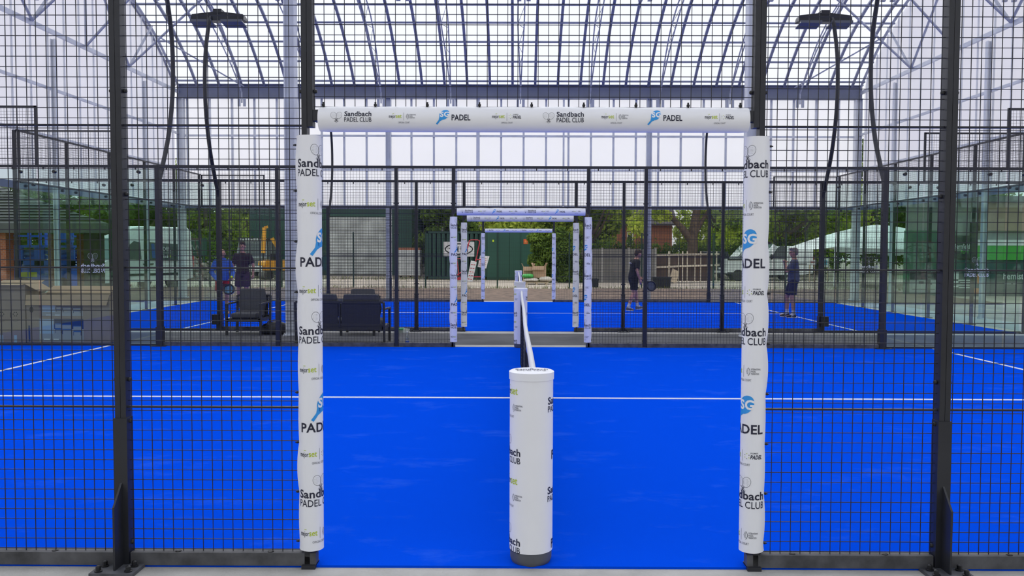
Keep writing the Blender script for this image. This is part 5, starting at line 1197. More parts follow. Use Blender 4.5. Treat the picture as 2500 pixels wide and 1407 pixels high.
# ---- concrete panel fence, timber frame, crates
M_CPAN = mat('weathered_concrete', (0.20, 0.19, 0.17), 0.9, 0, 0.2, 1.2, 0.3, 30); Yk = 46.8
o = thing('concrete_fence', 'grey concrete panel fence behind the walking man', 'fence', (0, 0, 0)); x0, x1 = X(1405, Yk), X(1600, Yk); zt = Z(607, Yk); n = 3
for i in range(n): 
    a_, b_ = x0 + (x1 - x0) * i / n, x0 + (x1 - x0) * (i + 1) / n; m = MB()
    for k in range(6): m.box(a_ + 0.06, Yk, GZ + (zt - GZ) * k / 6 + 0.006, b_ - 0.06, Yk + 0.05, GZ + (zt - GZ) * (k + 1) / 6)
    m.build('panel', M_CPAN, o, smooth=False)
for i in range(n + 1): xx = x0 + (x1 - x0) * i / n; MB().box(xx - 0.06, Yk - 0.05, GZ, xx + 0.06, Yk + 0.10, zt + 0.06).build('post', mat('pale_concrete_post', (0.33, 0.32, 0.29), 0.9), o, smooth=False)
M_TIMBP = mat('fresh_timber', (0.70, 0.62, 0.48), 0.8, 0, 0.1, 3); Yt = 47.0; o = thing('timber_frame', 'pale timber frame wall with dark boards behind the black crate', 'timber frame', (0, 0, 0)); x0, x1 = X(1592, Yt), X(1756, Yt); zb, zt = GZ, Z(612, Yt)
MB().box(x0, Yt + 0.12, zb + 0.1, x1 - 0.3, Yt + 0.15, zt - 0.2).build('boarding', mat('dark_brown_board', (0.11, 0.075, 0.055), 0.85, 0, 0.25, 2), o, smooth=False)
for pa, pb in (((1592, 623), (1756, 621)), ((1592, 653), (1756, 647))):
    MB().bar(W(pa[0], pa[1], Yt), W(pb[0], pb[1], Yt), 0.05, 0.10).build('rail', M_TIMBP, o, smooth=False)
for i, px in enumerate((1594, 1600, 1634, 1657, 1667, 1678, 1697, 1711, 1728, 1750)):
    xx = X(px, Yt); w2 = 0.025 if i != 2 else 0.05; MB().box(xx - w2, Yt + 0.03, zb, xx + w2, Yt + 0.11, zt - (0.25 if i in (3, 6) else 0.0)).build('stud', M_TIMBP, o, smooth=False)
bo = MB().bar(W(1642, 690, Yt - 0.9), W(1650, 660, Yt - 0.1), 0.42, 0.03, 0, (0, 1, 0)).build('plywood_sheet', M_TIMB, smooth=False); tag(bo, 'pale plywood sheet leaning on the timber frame', 'plywood sheet')
M_CRATE = mat('black_crate_plastic', (0.022, 0.026, 0.028), 0.6)
def crate(label, px0, px1, py0, Y):
    x0, x1 = X(px0, Y), X(px1, Y); h = Z(py0, Y) - GZ; o = thing('plastic_crate', label, 'crate', ((x0 + x1) / 2, Y + 0.4, GZ)); hw_ = (x1 - x0) / 2
    m = MB(); m.rings([[(sx_ * hw_ * k, sy_ * 0.4 * k, z) for sx_, sy_ in ((-1, -1), (1, -1), (1, 1), (-1, 1))] for k, z in ((0.92, 0.0), (1.0, h))]); m.build('body', M_CRATE, o, smooth=False)
    MB().box(-hw_ * 1.05, -0.43, h - 0.06, hw_ * 1.05, 0.43, h).build('rim', M_CRATE, o, smooth=False); m = MB()
    for i in range(-3, 4): m.box(i * hw_ * 0.28 - 0.015, -0.42, 0.02, i * hw_ * 0.28 + 0.015, -0.36, h - 0.06)
    m.build('ribs', M_CRATE, o, smooth=False); return o
crate('long black plastic crate in front of the timber frame', 1594, 1639, 676, 39.9); crate('small black plastic crate beside the bush', 1444, 1462, 681, 40.2)
# ---- rubble, dark hoarding with letters, grass tufts
rg = random.Random(77)
M_RUB = mat('broken_stone', (0.26, 0.22, 0.19), 0.95, 0, 0.3, 2)
m = MB(); x0, x1 = X(452, 48), X(536, 48)
for i in range(150):
    t = rg.random(); hgt = 1.25 * math.sin(math.pi * min(1, 0.25 + 0.75 * t)) * rg.random(); r_ = rg.uniform(0.06, 0.22)
    m.ell((x0 + (x1 - x0) * t, 48 + rg.uniform(-0.6, 0.8), GZ + hgt), (r_, r_ * rg.uniform(.6, 1), r_ * rg.uniform(.4, .9)), 6, 4, 0, Euler((rg.random(), rg.random(), rg.random())).to_matrix())
tag(m.build('rubble', M_RUB, smooth=False), 'heap of broken stone and timber behind the corner column', 'rubble', kind='stuff')
m = MB()
for i in range(5200):
    x = rg.uniform(-26, 20); y = rg.choice([rg.gauss(38.5, 0.35), rg.gauss(51.5, 0.8), rg.gauss(52, 2.0)])
    if y < 37.5: continue
    h = rg.uniform(0.05, 0.22); dx, dy = rg.gauss(0, 0.05), rg.gauss(0, 0.05); m.add([(x - 0.012, y, GZ - 0.02), (x + 0.012, y, GZ - 0.02), (x + dx, y + dy, GZ + h)], [(0, 1, 2)])
tag(m.build('grass', M_GRASS, smooth=False), 'thin grass growing along the yard fence and shed', 'grass', kind='stuff')
Yg = 53.0; o = MB().box(X(452, Yg), Yg, Z(626, Yg), X(505, Yg), Yg + 0.1, Z(585, Yg)).build('hoarding_board', M_GREEN, smooth=False); tag(o, 'dark green board with faint pale letters behind the rubble', 'board')
a = Art(); zz0, zz1 = Z(614, Yg), Z(601, Yg); [a.line(X(458 + 6 * i, Yg), zz0 if i % 2 else zz1, X(464 + 6 * i, Yg), zz1 if i % 2 else zz0, 0.05) for i in range(5)]; a.rect(X(457, Yg), Z(620, Yg), X(492, Yg), Z(619, Yg)); a.rect(X(457, Yg), Z(591, Yg), X(492, Yg), Z(589, Yg)); q = MB(); a.emit(q, lambda u, v, l: (u, Yg - 0.006, v)); q.build('pale_letters', mat('dull_white_ink', (0.25, 0.28, 0.27), 0.7), o, smooth=False)
for s in (0.1, 0.9): MB().box(X(452, Yg) + s * 1.2, Yg + 0.1, GZ, X(452, Yg) + s * 1.2 + 0.08, Yg + 0.18, Z(590, Yg)).build('support', M_GREEN, o, smooth=False)
# ---- vehicles
M_BODYW = mat('white_vehicle_paint', (0.76, 0.78, 0.77), 0.25, 0, 0.02, 2); M_LAMPR = mat('red_lens', (0.45, 0.02, 0.02), 0.3); M_LAMPW = mat('clear_lens', (0.6, 0.62, 0.62), 0.15)
def wheel_mesh(r_=0.34, w_=0.22):
    m = MB(); Mx = Matrix.Rotation(R(90), 3, 'X'); m.lathe([(r_ * 0.55, -w_ / 2), (r_ * 0.94, -w_ / 2), (r_, -w_ * 0.35), (r_, w_ * 0.35), (r_ * 0.94, w_ / 2), (r_ * 0.55, w_ / 2)], 26, mi=0, M=Mx); m.lathe([(0.0, -w_ * 0.40), (r_ * 0.2, -w_ * 0.44), (r_ * 0.56, -w_ * 0.38), (r_ * 0.56, w_ * 0.38), (0.0, w_ * 0.40)], 18, mi=1, M=Mx); return m.mesh('wheel', [M_TRI, mat('grey_wheel', (0.25, 0.26, 0.27), 0.4, 0.5)])
WHEEL = wheel_mesh()
def van(label, loc, rz, length=5.3, h=2.55, prints=False, dark=False, body=None):
    "nose toward -x, side toward the viewer is -y"
    o = thing('panel_van', label, 'van', loc, rz); L = length; hw_ = 0.98; bm_ = body or M_BODYW
    prof = [(0, 0.42), (0.02, 0.95), (0.35, 1.16), (0.95, 1.28), (1.75, 2.18), (2.15, h - 0.08), (2.6, h), (L - 0.15, h), (L, h - 0.15), (L, 0.45), (L - 0.6, 0.36), (0.5, 0.34)]
    secs = []
    for y, k in ((-hw_, 0.93), (-hw_ + 0.05, 0.985), (-hw_ + 0.12, 1.0), (hw_ - 0.12, 1.0), (hw_ - 0.05, 0.985), (hw_, 0.93)):
        secs.append([(L / 2 + (x - L / 2) * (0.985 if k < 0.95 else 1), y * (1.0 if z < 1.3 else 1 - 0.10 * (z - 1.3)), 0.4 + (z - 0.4) * (k if z > 1.3 else 1) ) for x, z in prof])
    b = MB(); b.rings(secs); b.build('body', bm_, o)
    def side(pts, name, m, dy=0.012, par=None):
        p = []
        for x, z in pts: yy = -hw_ * (1.0 if z < 1.3 else 1 - 0.10 * (z - 1.3)) - dy; p.append((x, yy, z))
        q = [(x, y + 0.02, z) for x, y, z in p]; n = len(p); return MB().add(p + q, [tuple(reversed(range(n))), tuple(range(n, 2 * n))] + [(i, (i + 1) % n, n + (i + 1) % n, n + i) for i in range(n)]).build(name, m, par or o, smooth=False)
    side([(1.55, 1.32), (2.48, 1.30), (2.48, 2.02), (2.18, 2.08), (1.95, 1.92)], 'door_window', M_WIN)
    ws = MB(); ws.add([(0.98, -0.84, 1.335), (0.98, 0.84, 1.335), (1.74, 0.76, 2.20), (1.74, -0.76, 2.20), (0.96, -0.84, 1.335), (0.96, 0.84, 1.335), (1.72, 0.76, 2.20), (1.72, -0.76, 2.20)], [(3, 2, 1, 0), (4, 5, 6, 7), (0, 1, 5, 4), (1, 2, 6, 5), (2, 3, 7, 6), (3, 0, 4, 7)]); ws.build('windscreen', mat('green_tinted_glass', (0.12, 0.20, 0.19), 0.1), o, smooth=False)
    if prints:
        pw = side([(2.72, 1.28), (4.75, 1.24), (4.78, 1.95), (2.70, 2.05)], 'side_panel', M_WIN); a = Art()
        a.fit('PADEL', 3.35, 4.10, 1.66, 0.26, 1, 0.02); a.rect(3.05, 1.35, 3.22, 1.98, 3); a.rect(3.40, 1.56, 4.1, 1.585, 1); [a.rect(3.45 + 0.1 * i, 1.36, 3.51 + 0.1 * i, 1.36 + (0.14, 0.09, 0.14, 0.10, 0.13)[i], 1) for i in range(5)]; a.disc(4.02, 1.44, 0.07, 2, 14)
        q = MB(); a.emit(q, lambda u, v, l: (u, -hw_ * (1 - 0.10 * (v - 1.3)) - 0.016, v)); q.build('lettering', [M_INK, M_LAMPW, M_LIME, mat('deep_blue', (0.03, 0.08, 0.35), 0.5)], pw, smooth=False)
    else: side([(L - 1.6, 0.98), (L - 0.4, 0.98), (L - 0.4, 1.02), (L - 1.6, 1.02)], 'slide_rail', M_TIE)
    side([(0.9, 0.60), (L - 0.9, 0.60), (L - 0.9, 0.70), (0.9, 0.70)], 'rub_strip', M_CRATE)
    MB().box(-0.05, -0.92, 0.40, 0.20, 0.92, 0.72).build('bumper', M_CRATE, o, smooth=False); m = MB()
    for k in range(3): m.box(-0.015, -0.55, 0.78 + 0.08 * k, 0.05, 0.55, 0.83 + 0.08 * k)
    m.build('grille', M_CRATE, o, smooth=False); MB().box(-0.06, -0.27, 0.50, -0.04, 0.27, 0.61).build('number_plate', M_LAMPW, o, smooth=False)
    for s in (-1, 1):
        MB().ell((0.16, s * 0.78, 0.98), (0.16, 0.14, 0.13), 12, 8).build('headlamp', M_LAMPW, o); MB().box(L - 0.03, s * 0.9 - 0.07, 0.9, L + 0.02, s * 0.9 + 0.07, 1.45).build('tail_lamp', M_LAMPR, o, smooth=False)
        mi_ = MB(); mi_.ell((1.52, s * 1.16, 1.42), (0.09, 0.12, 0.17), 12, 8); mi_.bar((1.55, s * 0.95, 1.36), (1.53, s * 1.12, 1.40), 0.05); mi_.build('mirror', M_TIE, o)
        for x in (1.02, L - 1.15): obj('wheel', WHEEL, o, (x, s * 0.86, 0.34))
    for x in (2.58, 2.95): MB().box(x, -hw_ - 0.025, 1.08, x + 0.16, -hw_ + 0.01, 1.12).build('door_handle', M_TIE, o, smooth=False)
    return o
Yv = 34.42; van('white van with a dark lettered side window beyond the glass', (X(221, 34.0) - 0.888, Yv, GZ), R(65), 5.4, 2.72, True)
van('white van parked behind the man in the grey t-shirt', (X(1800, 52), 51.5, GZ), R(6), 4.2, 2.05)
van('pale grey van parked behind the white trailer', (X(1770, 56), 57.6, GZ), R(4), 4.4, 2.0, body=mat('pale_grey_paint', (0.36, 0.39, 0.41), 0.3))
# trailer
Yv = 50.0; o = thing('box_trailer', 'white trailer parked behind the printed gate pad', 'trailer', (X(1776, Yv), Yv, GZ)); L = X(1842, Yv) - X(1776, Yv)
MB().box(0, 0, 0.45, L, 1.6, 1.28).build('body', M_BODYW, o, smooth=False); MB().bar((0, 0.8, 0.42), (-0.9, 0.8, 0.42), 0.08).build('drawbar', M_TIE, o, smooth=False)
for x in (L * 0.4, L * 0.4 + 0.75): obj('wheel', WHEEL, o, (x, 0.1, 0.34))
m = MB(); m.box(0, -0.03, 0.42, L, 0.0, 0.50); m.box(0, -0.03, 1.22, L, 0, 1.30); m.build('trim', M_CRATE, o, smooth=False)
# dark pickup
o = thing('pickup_truck', 'dark pickup seen from behind beside the white trailer', 'pickup truck', (X(1764, 51), 51.0, GZ))
b = MB(); b.rings([[(-0.82, y, 0.4), (0.82, y, 0.4), (0.85, y, z * 0.7 + 0.1), (0.74 if z > 1.1 else 0.85, y, z), (-0.74 if z > 1.1 else -0.85, y, z), (-0.85, y, z * 0.7 + 0.1)] for y, z in ((0, 1.0), (1.7, 1.02), (1.75, 1.72), (3.2, 1.75), (3.9, 1.1), (4.8, 0.95), (4.85, 0.6))]); b.build('body', mat('dark_blue_paint', (0.018, 0.024, 0.035), 0.25), o)
MB().box(-0.62, 1.66, 1.12, 0.62, 1.72, 1.60).build('rear_window', M_WIN, o, smooth=False); MB().box(-0.8, -0.1, 0.42, 0.8, 0.0, 0.58).build('bumper', M_LAMPW, o, smooth=False); MB().box(-0.26, -0.02, 0.66, 0.26, 0.0, 0.77).build('number_plate', M_LAMPW, o, smooth=False)
for s in (-1, 1):
    MB().box(s * 0.74 - 0.07, -0.02, 0.72, s * 0.74 + 0.07, 0.02, 0.98).build('tail_lamp', M_LAMPR, o, smooth=False)
    for y in (0.9, 3.9): obj('wheel', WHEEL, o, (s * 0.78, y, 0.34), (0, 0, R(90)))
# white site boards
for i, (px0, px1, py0, py1, lb, c) in enumerate(((1858, 1876, 624, 648, 'blue and white site board behind the gate pad', (0.10, 0.25, 0.55)), (1976, 1992, 632, 645, 'white site board with a red square behind the post', (0.6, 0.10, 0.08)), (2006, 2024, 628, 650, 'small white and blue site board near the marquee', (0.15, 0.40, 0.55)))):
    Y = 48.5; o = MB().box(X(px0, Y), Y, Z(py1, Y), X(px1, Y), Y + 0.03, Z(py0, Y)).build('site_board', M_WHITE, smooth=False); tag(o, lb, 'board'); xa_, xb_ = X(px0, Y), X(px1, Y)
    MB().box(xa_ + (xb_ - xa_) * 0.2, Y - 0.006, Z(py1 - 5, Y), xa_ + (xb_ - xa_) * 0.75, Y, Z(py0 + 5, Y)).build('coloured_print', mat('board_print_%d' % i, c, 0.6), o, smooth=False)
    for q in (0.12, 0.88): MB().box(xa_ + (xb_ - xa_) * q - 0.03, Y + 0.03, GZ, xa_ + (xb_ - xa_) * q + 0.03, Y + 0.09, Z(py0, Y)).build('board_post', M_TIMB, o, smooth=False)
# white truck behind the two talking players
o = thing('flatbed_truck', 'white truck with a lettered board above its cab behind the two talking players', 'truck', (X(612, 52), 52.0, GZ))
MB().rings([[(-0.95, y, 0.5), (0.95, y, 0.5), (0.95, y, z), (-0.95, y, z)] for y, z in ((0, 1.25), (0.25, 1.45), (0.7, 2.2), (2.0, 2.25))]).build('cab', mat('grey_paint', (0.16, 0.18, 0.18), 0.35), o, smooth=False)
MB().add([(-0.82, 0.235, 1.46), (0.82, 0.235, 1.46), (0.78, 0.665, 2.14), (-0.78, 0.665, 2.14)], [(0, 1, 2, 3)]).build('windscreen', M_WIN, o, smooth=False)
MB().box(-0.98, -0.1, 0.42, 0.98, 0.05, 0.75).build('bumper', M_BODYW, o, smooth=False); MB().box(-1.0, 2.0, 0.8, 1.0, 5.0, 1.1).build('load_bed', M_CRATE, o, smooth=False)
bo = MB().box(-0.95, 0.6, 2.24, 0.95, 0.64, 2.50).build('roof_board', M_CRATE, o, smooth=False); a = Art(); [a.rect(-0.85 + 0.17 * i, 2.29, -0.74 + 0.17 * i + 0.02 * (i % 2), 2.29 + (0.16, 0.12, 0.16)[i % 3]) for i in range(10)]; q = MB(); a.emit(q, lambda u, v, l: (u, 0.594, v)); q.build('white_letters', M_LAMPW, bo, smooth=False)
for s in (-1, 1):
    MB().ell((s * 0.75, -0.02, 0.95), (0.14, 0.08, 0.11), 10, 7).build('headlamp', M_LAMPW, o)
    for y in (0.5, 4.0): obj('wheel', WHEEL, o, (s * 0.86, y, 0.36), (0, 0, R(90)))
# mini digger
M_YEL = mat('digger_yellow', (0.80, 0.36, 0.02), 0.4); o = thing('mini_digger', 'yellow mini digger with its arm raised beside the green shed', 'digger', (X(672, 49.5), 49.5, GZ))
for s in (-1, 1):
    m = MB(); pts = [(s * 0.52, 0.75 * math.cos(t) + (0.35 if math.cos(t) > 0 else -0.35), 0.26 + 0.24 * math.sin(t)) for t in [2 * math.pi * i / 24 for i in range(25)]]
    m.rings([[(s * 0.52 - 0.16, p[1], p[2]) for p in pts[:-1]], [(s * 0.52 + 0.16, p[1], p[2]) for p in pts[:-1]]]); m.build('track', mat('muddy_rubber', (0.10, 0.095, 0.085), 0.9), o, smooth=False)
MB().rings([[(x, y, z) for x, y in ((-0.62, -0.5), (0.62, -0.5), (0.68, 0.5), (0.3, 1.0), (-0.3, 1.0), (-0.68, 0.5))] for z in (0.55, 0.72, 1.15)]).build('body', M_YEL, o, smooth=False)
c = MB()
for x, y in ((-0.55, -0.45), (-0.0, -0.45), (-0.55, 0.45), (0.0, 0.45)): c.bar((x, y, 1.1), (x, y, 2.3), 0.06)
c.box(-0.6, -0.5, 2.28, 0.05, 0.5, 2.36); c.build('cab', M_CRATE, o, smooth=False)
MB().box(-0.2, -0.3, 1.0, 0.15, 0.1, 1.5).build('seat', M_TIE, o, smooth=False)
m = MB(); m.bar((0.35, -0.5, 0.9), (0.38, -0.9, 1.9), 0.18, 0.22); m.bar((0.38, -0.9, 1.9), (0.10, -1.0, 2.4), 0.14, 0.2); m.build('boom', M_YEL, o, smooth=False)
m = MB(); m.bar((-0.42, -0.9, 1.55), (-0.40, -0.75, 3.0), 0.16, 0.20); m.bar((-0.40, -0.75, 3.0), (-0.20, -0.7, 3.05), 0.14, 0.14); m.build('arm', M_YEL, o, smooth=False)
m = MB(); m.rings([[(x, -0.9 + 0.25 * math.cos(t), 0.85 + 0.25 * math.sin(t)) for t in [math.pi * i / 8 for i in range(9)]] for x in (-0.65, -0.25)]); m.build('bucket', M_YEL, o, smooth=False)
MB().lathe([(0.0, 0), (0.06, 0), (0.06, 0.12), (0.03, 0.16), (0.0, 0.16)], 12, (0.26, 0.0, 2.85)).build('beacon', mat('orange_lens', (0.85, 0.14, 0.03), 0.3), o); MB().bar((0.26, 0, 1.1), (0.26, 0, 2.86), 0.05).build('beacon_pole', M_TIE, o, smooth=False)
# blue access lift
M_BLU = mat('lift_blue', (0.008, 0.095, 0.58), 0.4, 0, 0.08, 3); M_YLW = mat('yellow_sticker', (0.62, 0.62, 0.02), 0.6); Yl = 32.5
o = thing('access_lift', 'blue access platform lift parked under the tiled roof', 'access lift', (X(104, Yl), Yl, GZ)); hw_ = (X(181, Yl) - X(27, Yl)) / 2; zt = Z(556, Yl) - GZ
MB().box(-hw_ * 0.95, 0, 0.28, hw_ * 0.92, 1.1, 1.10).build('chassis', M_BLU, o, smooth=False)
for x in (-hw_ * 0.6, hw_ * 0.6):
    for y in (0.0, 1.05): obj('wheel', WHEEL, o, (x, y, 0.30))
m = MB()
for q0, q1 in ((-1.0, -0.62), (-0.26, 0.04), (0.80, 1.0)): m.box(hw_ * q0, 0.0, 1.08, hw_ * q1, 0.10, 1.80)
m.box(-hw_, 0.0, 1.08, hw_, 0.10, 1.28); m.build('side_plate', M_BLU, o, smooth=False)
m = MB(); zf = 1.15
for k in range(3):
    z0 = zf + 0.0 + 0.19 * k
    for y in (0.12, 0.98): m.bar((-hw_ * 0.8, y, z0), (hw_ * 0.8, y, z0 + 0.13), 0.06, 0.09); m.bar((hw_ * 0.8, y + 0.07, z0), (-hw_ * 0.8, y + 0.07, z0 + 0.13), 0.06, 0.09)
m.build('scissor_arms', M_BLU, o, smooth=False)
MB().box(-hw_, -0.05, 1.78, hw_, 1.15, 1.87).build('platform', M_BLU, o, smooth=False)
m = MB()
for x in (-hw_ + 0.05, -hw_ * 0.38, -hw_ * 0.05, hw_ * 0.42, hw_ - 0.05):
    for y in (-0.02, 1.12): m.bar((x, y, 1.85), (x, y, zt), 0.08 if x > -hw_ * 0.4 and x < 0 else 0.06)
for z in (zt, (zt + 1.85) / 2):
    for y in (-0.02, 1.12): m.bar((-hw_, y, z), (hw_, y, z), 0.06)
    for x in (-hw_ + 0.03, hw_ - 0.03): m.bar((x, 0, z), (x, 1.12, z), 0.05)
m.build('guard_rail', M_BLU, o, smooth=False)
MB().box(hw_ * 0.50, -0.12, zt - 0.62, hw_ * 0.98, 0.08, zt - 0.10).build('control_box', M_BLU, o, smooth=False)
m = MB(); m.box(hw_ * 0.66, -0.125, zt - 0.22, hw_ * 0.86, -0.121, zt - 0.14)
for x0, x1, z0, z1 in ((-0.72, -0.48, 0.66, 0.84), (-0.45, -0.18, 0.66, 0.84), (-0.66, -0.36, 0.44, 0.60)): m.box(hw_ * x0, -0.006, z0, hw_ * x1, -0.002, z1)
m.build('yellow_sticker', M_YLW, o, smooth=False)
a = Art()
for i in range(9): a.rect(-0.10 + 0.06 * i, 0.72, -0.06 + 0.06 * i, 0.72 + (0.10, 0.07, 0.07, 0.10)[i % 4])
q = MB(); a.emit(q, lambda u, v, l: (u, -0.005, v)); q.build('pale_marks', mat('pale_blue_ink', (0.22, 0.32, 0.55), 0.6), o, smooth=False)
# tiled roof building with brick piers
o = thing('bungalow', 'building with a grey tiled roof on brick piers beside the white van', 'building', (0, 0, 0))
Yr1 = 27.6; A = W(268, 547, Yr1); ap = Vector((X(0, 29.6), 29.6, Z(455, 29.6, 0))); ze = A.z; xw0 = -36.0
m = MB()
tiles = mat('grey_ribbed_tile', (0.15, 0.15, 0.148), 0.85, 0, 0.15, 1.2)
Ye2 = 31.6; xb2 = X(258, Ye2); m.add([(A.x, Yr1, ze), (xw0, Yr1, ze), (xw0, ap.y, ap.z), (ap.x, ap.y, ap.z), (xb2, Ye2, ze), (xw0, Ye2, ze)], [(0, 3, 2, 1), (0, 4, 3), (4, 5, 2, 3)]); rf = m.build('roof', tiles, o, smooth=False)
m = MB(); nc = 13
for i in range(1, nc):
    t = i / nc; y = Yr1 + (ap.y - Yr1) * t; z = ze + (ap.z - ze) * t; xr = A.x + (ap.x - A.x) * t
    m.bar((xr - 0.02, y - 0.02, z + 0.012), (xw0, y - 0.02, z + 0.012), 0.05, 0.022)
m.build('tile_edge', mat('dark_tile_edge', (0.035, 0.036, 0.038), 0.85), rf, smooth=False)
m = MB(); m.box(xw0, Yr1 - 0.02, ze - 0.30, A.x + 0.02, Yr1 + 0.10, ze + 0.02); m.bar((A.x - 0.05, Yr1, ze - 0.14), (xb2 - 0.05, Ye2, ze - 0.14), 0.12, 0.32); m.build('fascia', mat('grey_fascia', (0.085, 0.09, 0.09), 0.7), o, smooth=False)
for px0, px1, Y, mm in ((-10, 15, Yr1 + 0.2, M_BRICK), (205, 240, Yr1 + 0.2, mat('dark_brown_post', (0.045, 0.035, 0.028), 0.85)), (118, 131, Ye2 - 0.6, M_BRICK), (188, 205, Ye2 - 0.6, M_BRICK)):
    MB().box(X(px0, Y), Y, GZ, X(px1, Y), Y + 0.45, ze - 0.26).build('pier', mm, o, smooth=False)
MB().bar(W(243, 570, Yr1 + 0.3), W(258, 552, Yr1 + 0.3), 0.14, 0.16).build('bracket', M_CRATE, o, smooth=False)
# ---- marquee, clubhouse and banners
Ym = 40.4; o = thing('marquee', 'white marquee with a peaked roof beside the clubhouse', 'marquee', (0, 0, 0)); M_TENT = mat('white_canvas', (0.80, 0.81, 0.80), 0.6, 0, 0.03, 1)
xa_, xb_ = X(2036, Ym), X(2390, Ym); ze, zp = Z(601, Ym), Z(540, Ym); yb = Ym + (xb_ - xa_); xm, ym = (xa_ + xb_) / 2, (Ym + yb) / 2; m = MB(); n = 8; rs = []
for i in range(n + 1):
    t = i / n; z = ze + (zp - ze) * (t ** 1.0 * 0.4 + 0.6 * math.sin(t * math.pi / 2)); k = 1 - t
    ring = []
    for sx_, sy_, ex, ey in ((-1, -1, 1, 0), (1, -1, 0, 1), (1, 1, -1, 0), (-1, 1, 0, -1)):
        for q in range(6):
            u = q / 6; ring.append((xm + k * (xm - xa_) * (sx_ + 2 * ex * u), ym + k * (ym - Ym) * (sy_ + 2 * ey * u), z - (1 - t) * 0.10 * math.sin(math.pi * u)))
    rs.append(ring)
m.rings(rs, cap=False); m.build('canopy', M_TENT, o)
m = MB()
for i in range(24):
    u = i / 24; c = 0.05 * math.cos(i * math.pi / 3); xq = xa_ + (xb_ - xa_) * u; xr = xa_ + (xb_ - xa_) * (i + 1) / 24; sag = 0.10 * math.sin(math.pi * u); m.box(xq, Ym, ze - 0.28 - sag + c, xr, Ym + 0.01, ze - sag + 0.01)
m.build('valance', M_TENT, o, smooth=False)
for x in (xa_ + 0.05, xb_ - 0.05):
    for y in (Ym + 0.05, yb - 0.05): MB().bar((x, y, GZ), (x, y, ze), 0.05).build('leg', M_WHITE, o, smooth=False)
Yk = 33.5; o = thing('clubhouse', 'grey and green clubhouse behind the glass near the marquee', 'building', (0, 0, 0))
def kb(px0, px1, py0, py1, d0, d1, nm, mm): return MB().box(X(px0, Yk), Yk + d0, Z(py1, Yk), X(px1, Yk), Yk + d1, Z(py0, Yk)).build(nm, mm, o, smooth=False)
zc0, zc1 = Z(735, Yk), Z(486, Yk); cw = [(X(2214, Yk), Yk + 0.2), (X(2700, Yk), Yk + 0.2), (X(2700, Yk), Yk + 5.5), (X(2222, Yk + 5.5), Yk + 5.5)]
MB().rings([[(x, y, z) for x, y in cw] for z in (min(zc0, GZ), zc1)]).build('wall', mat('pale_grey_render', (0.30, 0.31, 0.30), 0.8, 0, 0.1, 1), o, smooth=False); kb(2214, 2335, 560, 735, 0.10, 0.3, 'green_wall', mat('grey_green_board', (0.075, 0.15, 0.115), 0.7, 0, 0.15, 1.5)); kb(2392, 2700, 476, 560, 0.05, 0.3, 'upper_panel', mat('pinkish_render', (0.42, 0.30, 0.24), 0.85, 0, 0.1, 1.2))
kb(2380, 2700, 582, 596, 0.0, 0.3, 'white_band', M_WHITE); MB().rings([[(x + (-0.12 if i in (0, 3) else 0.1), y + (-0.4 if i < 2 else 0.2), z) for i, (x, y) in enumerate(cw)] for z in (Z(490, Yk), Z(476, Yk))]).build('roof_edge', mat('grey_fascia', (0.085, 0.09, 0.09), 0.7), o, smooth=False); kb(2335, 2700, 632, 735, 0.08, 0.3, 'lower_wall', mat('dark_teal_board', (0.02, 0.075, 0.075), 0.7)); kb(2372, 2384, 540, 640, -0.05, 0.3, 'dark_post', M_CRATE)
kb(2372, 2390, 513, 546, 0.16, 0.2, 'white_notice', mat('dull_white_notice', (0.42, 0.44, 0.42), 0.7)); kb(2384, 2700, 596, 631, 0.02, 0.3, 'green_stripe', mat('bright_green', (0.07, 0.42, 0.06), 0.6))
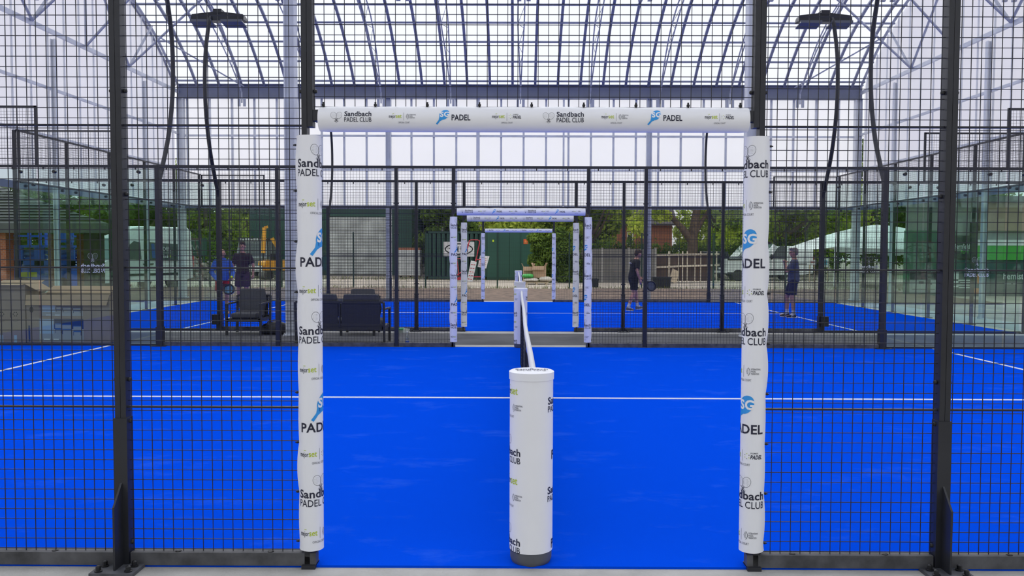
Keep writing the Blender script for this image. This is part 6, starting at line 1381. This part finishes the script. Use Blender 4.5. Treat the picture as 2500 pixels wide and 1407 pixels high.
def banner(label, px0, px1, py0, py1, Y, mm, items, inks, th=0.03):
    o = MB().box(X(px0, Y), Y, Z(py1, Y), X(px1, Y), Y + th, Z(py0, Y)).build('banner', mm, smooth=False); tag(o, label, 'banner'); a = Art()
    for kind, u0, u1, v, h, ink, txt in items:
        x0, x1 = X(u0, Y), X(u1, Y); z = Z(v, Y)
        if kind == 't': a.fit(txt, x0, x1, z, h * Y / F_PX * 1.4, ink, 0.015)
        else: a.rect(x0, z, x1, z + h * Y / F_PX, ink)
    q = MB(); a.emit(q, lambda u, v, l: (u, Y - 0.006, v)); q.build('banner_print', inks, o, smooth=False); return o
Yn = Yk + 0.05; BI = [mat('banner_white', (0.62, 0.66, 0.64), 0.6), mat('banner_orange', (0.55, 0.22, 0.08), 0.6), mat('banner_green', (0.12, 0.50, 0.08), 0.6), M_INK]
banner('dark sign reading Fernfield Farm on the clubhouse wall', 2325, 2372, 572, 628, Yn, mat('near_black_sign', (0.02, 0.028, 0.03), 0.6), [('t', 2330, 2366, 604, 12, 0, 'Fernfield'), ('t', 2345, 2364, 616, 8, 2, 'Farm'), ('r', 2330, 2364, 608, 1.2, 0, '')], BI, 0.15)
banner('white printed banner at the foot of the clubhouse', 2222, 2290, 658, 712, Yn, mat('pale_banner', (0.34, 0.37, 0.36), 0.7), [('r', 2222, 2290, 680, 20, 3, ''), ('r', 2243, 2262, 664, 4, 0, ''), ('r', 2264, 2274, 667, 3, 0, ''), ('r', 2244, 2256, 690, 6, 3, ''), ('r', 2262, 2276, 692, 5, 3, ''), ('r', 2228, 2284, 704, 1.5, 3, '')], BI, 0.05)
banner('dark teal banner with an orange trophy and small white text', 2296, 2410, 656, 722, Yn, mat('teal_banner', (0.012, 0.065, 0.06), 0.6), [('r', 2328, 2331, 678, 17, 0, ''), ('r', 2334, 2341, 678, 17, 0, ''), ('r', 2386, 2392, 690, 24, 1, ''), ('r', 2380, 2398, 714, 14, 1, ''), ('r', 2340, 2370, 682, 2.2, 0, ''), ('r', 2345, 2370, 688, 2.2, 0, ''), ('r', 2336, 2370, 694, 2.2, 0, ''), ('r', 2342, 2370, 700, 2.2, 0, ''), ('r', 2326, 2341, 687, 4, 0, ''), ('r', 2328, 2341, 698, 3, 0, '')], BI)
banner('teal banner reading hemist nearest the corner post', 2420, 2560, 656, 722, Yn, mat('teal_banner', (0.012, 0.065, 0.06), 0.6), [('t', 2450, 2500, 678, 16, 0, 'hemist'), ('r', 2454, 2470, 690, 3, 0, ''), ('r', 2474, 2484, 690, 3, 0, '')], BI)
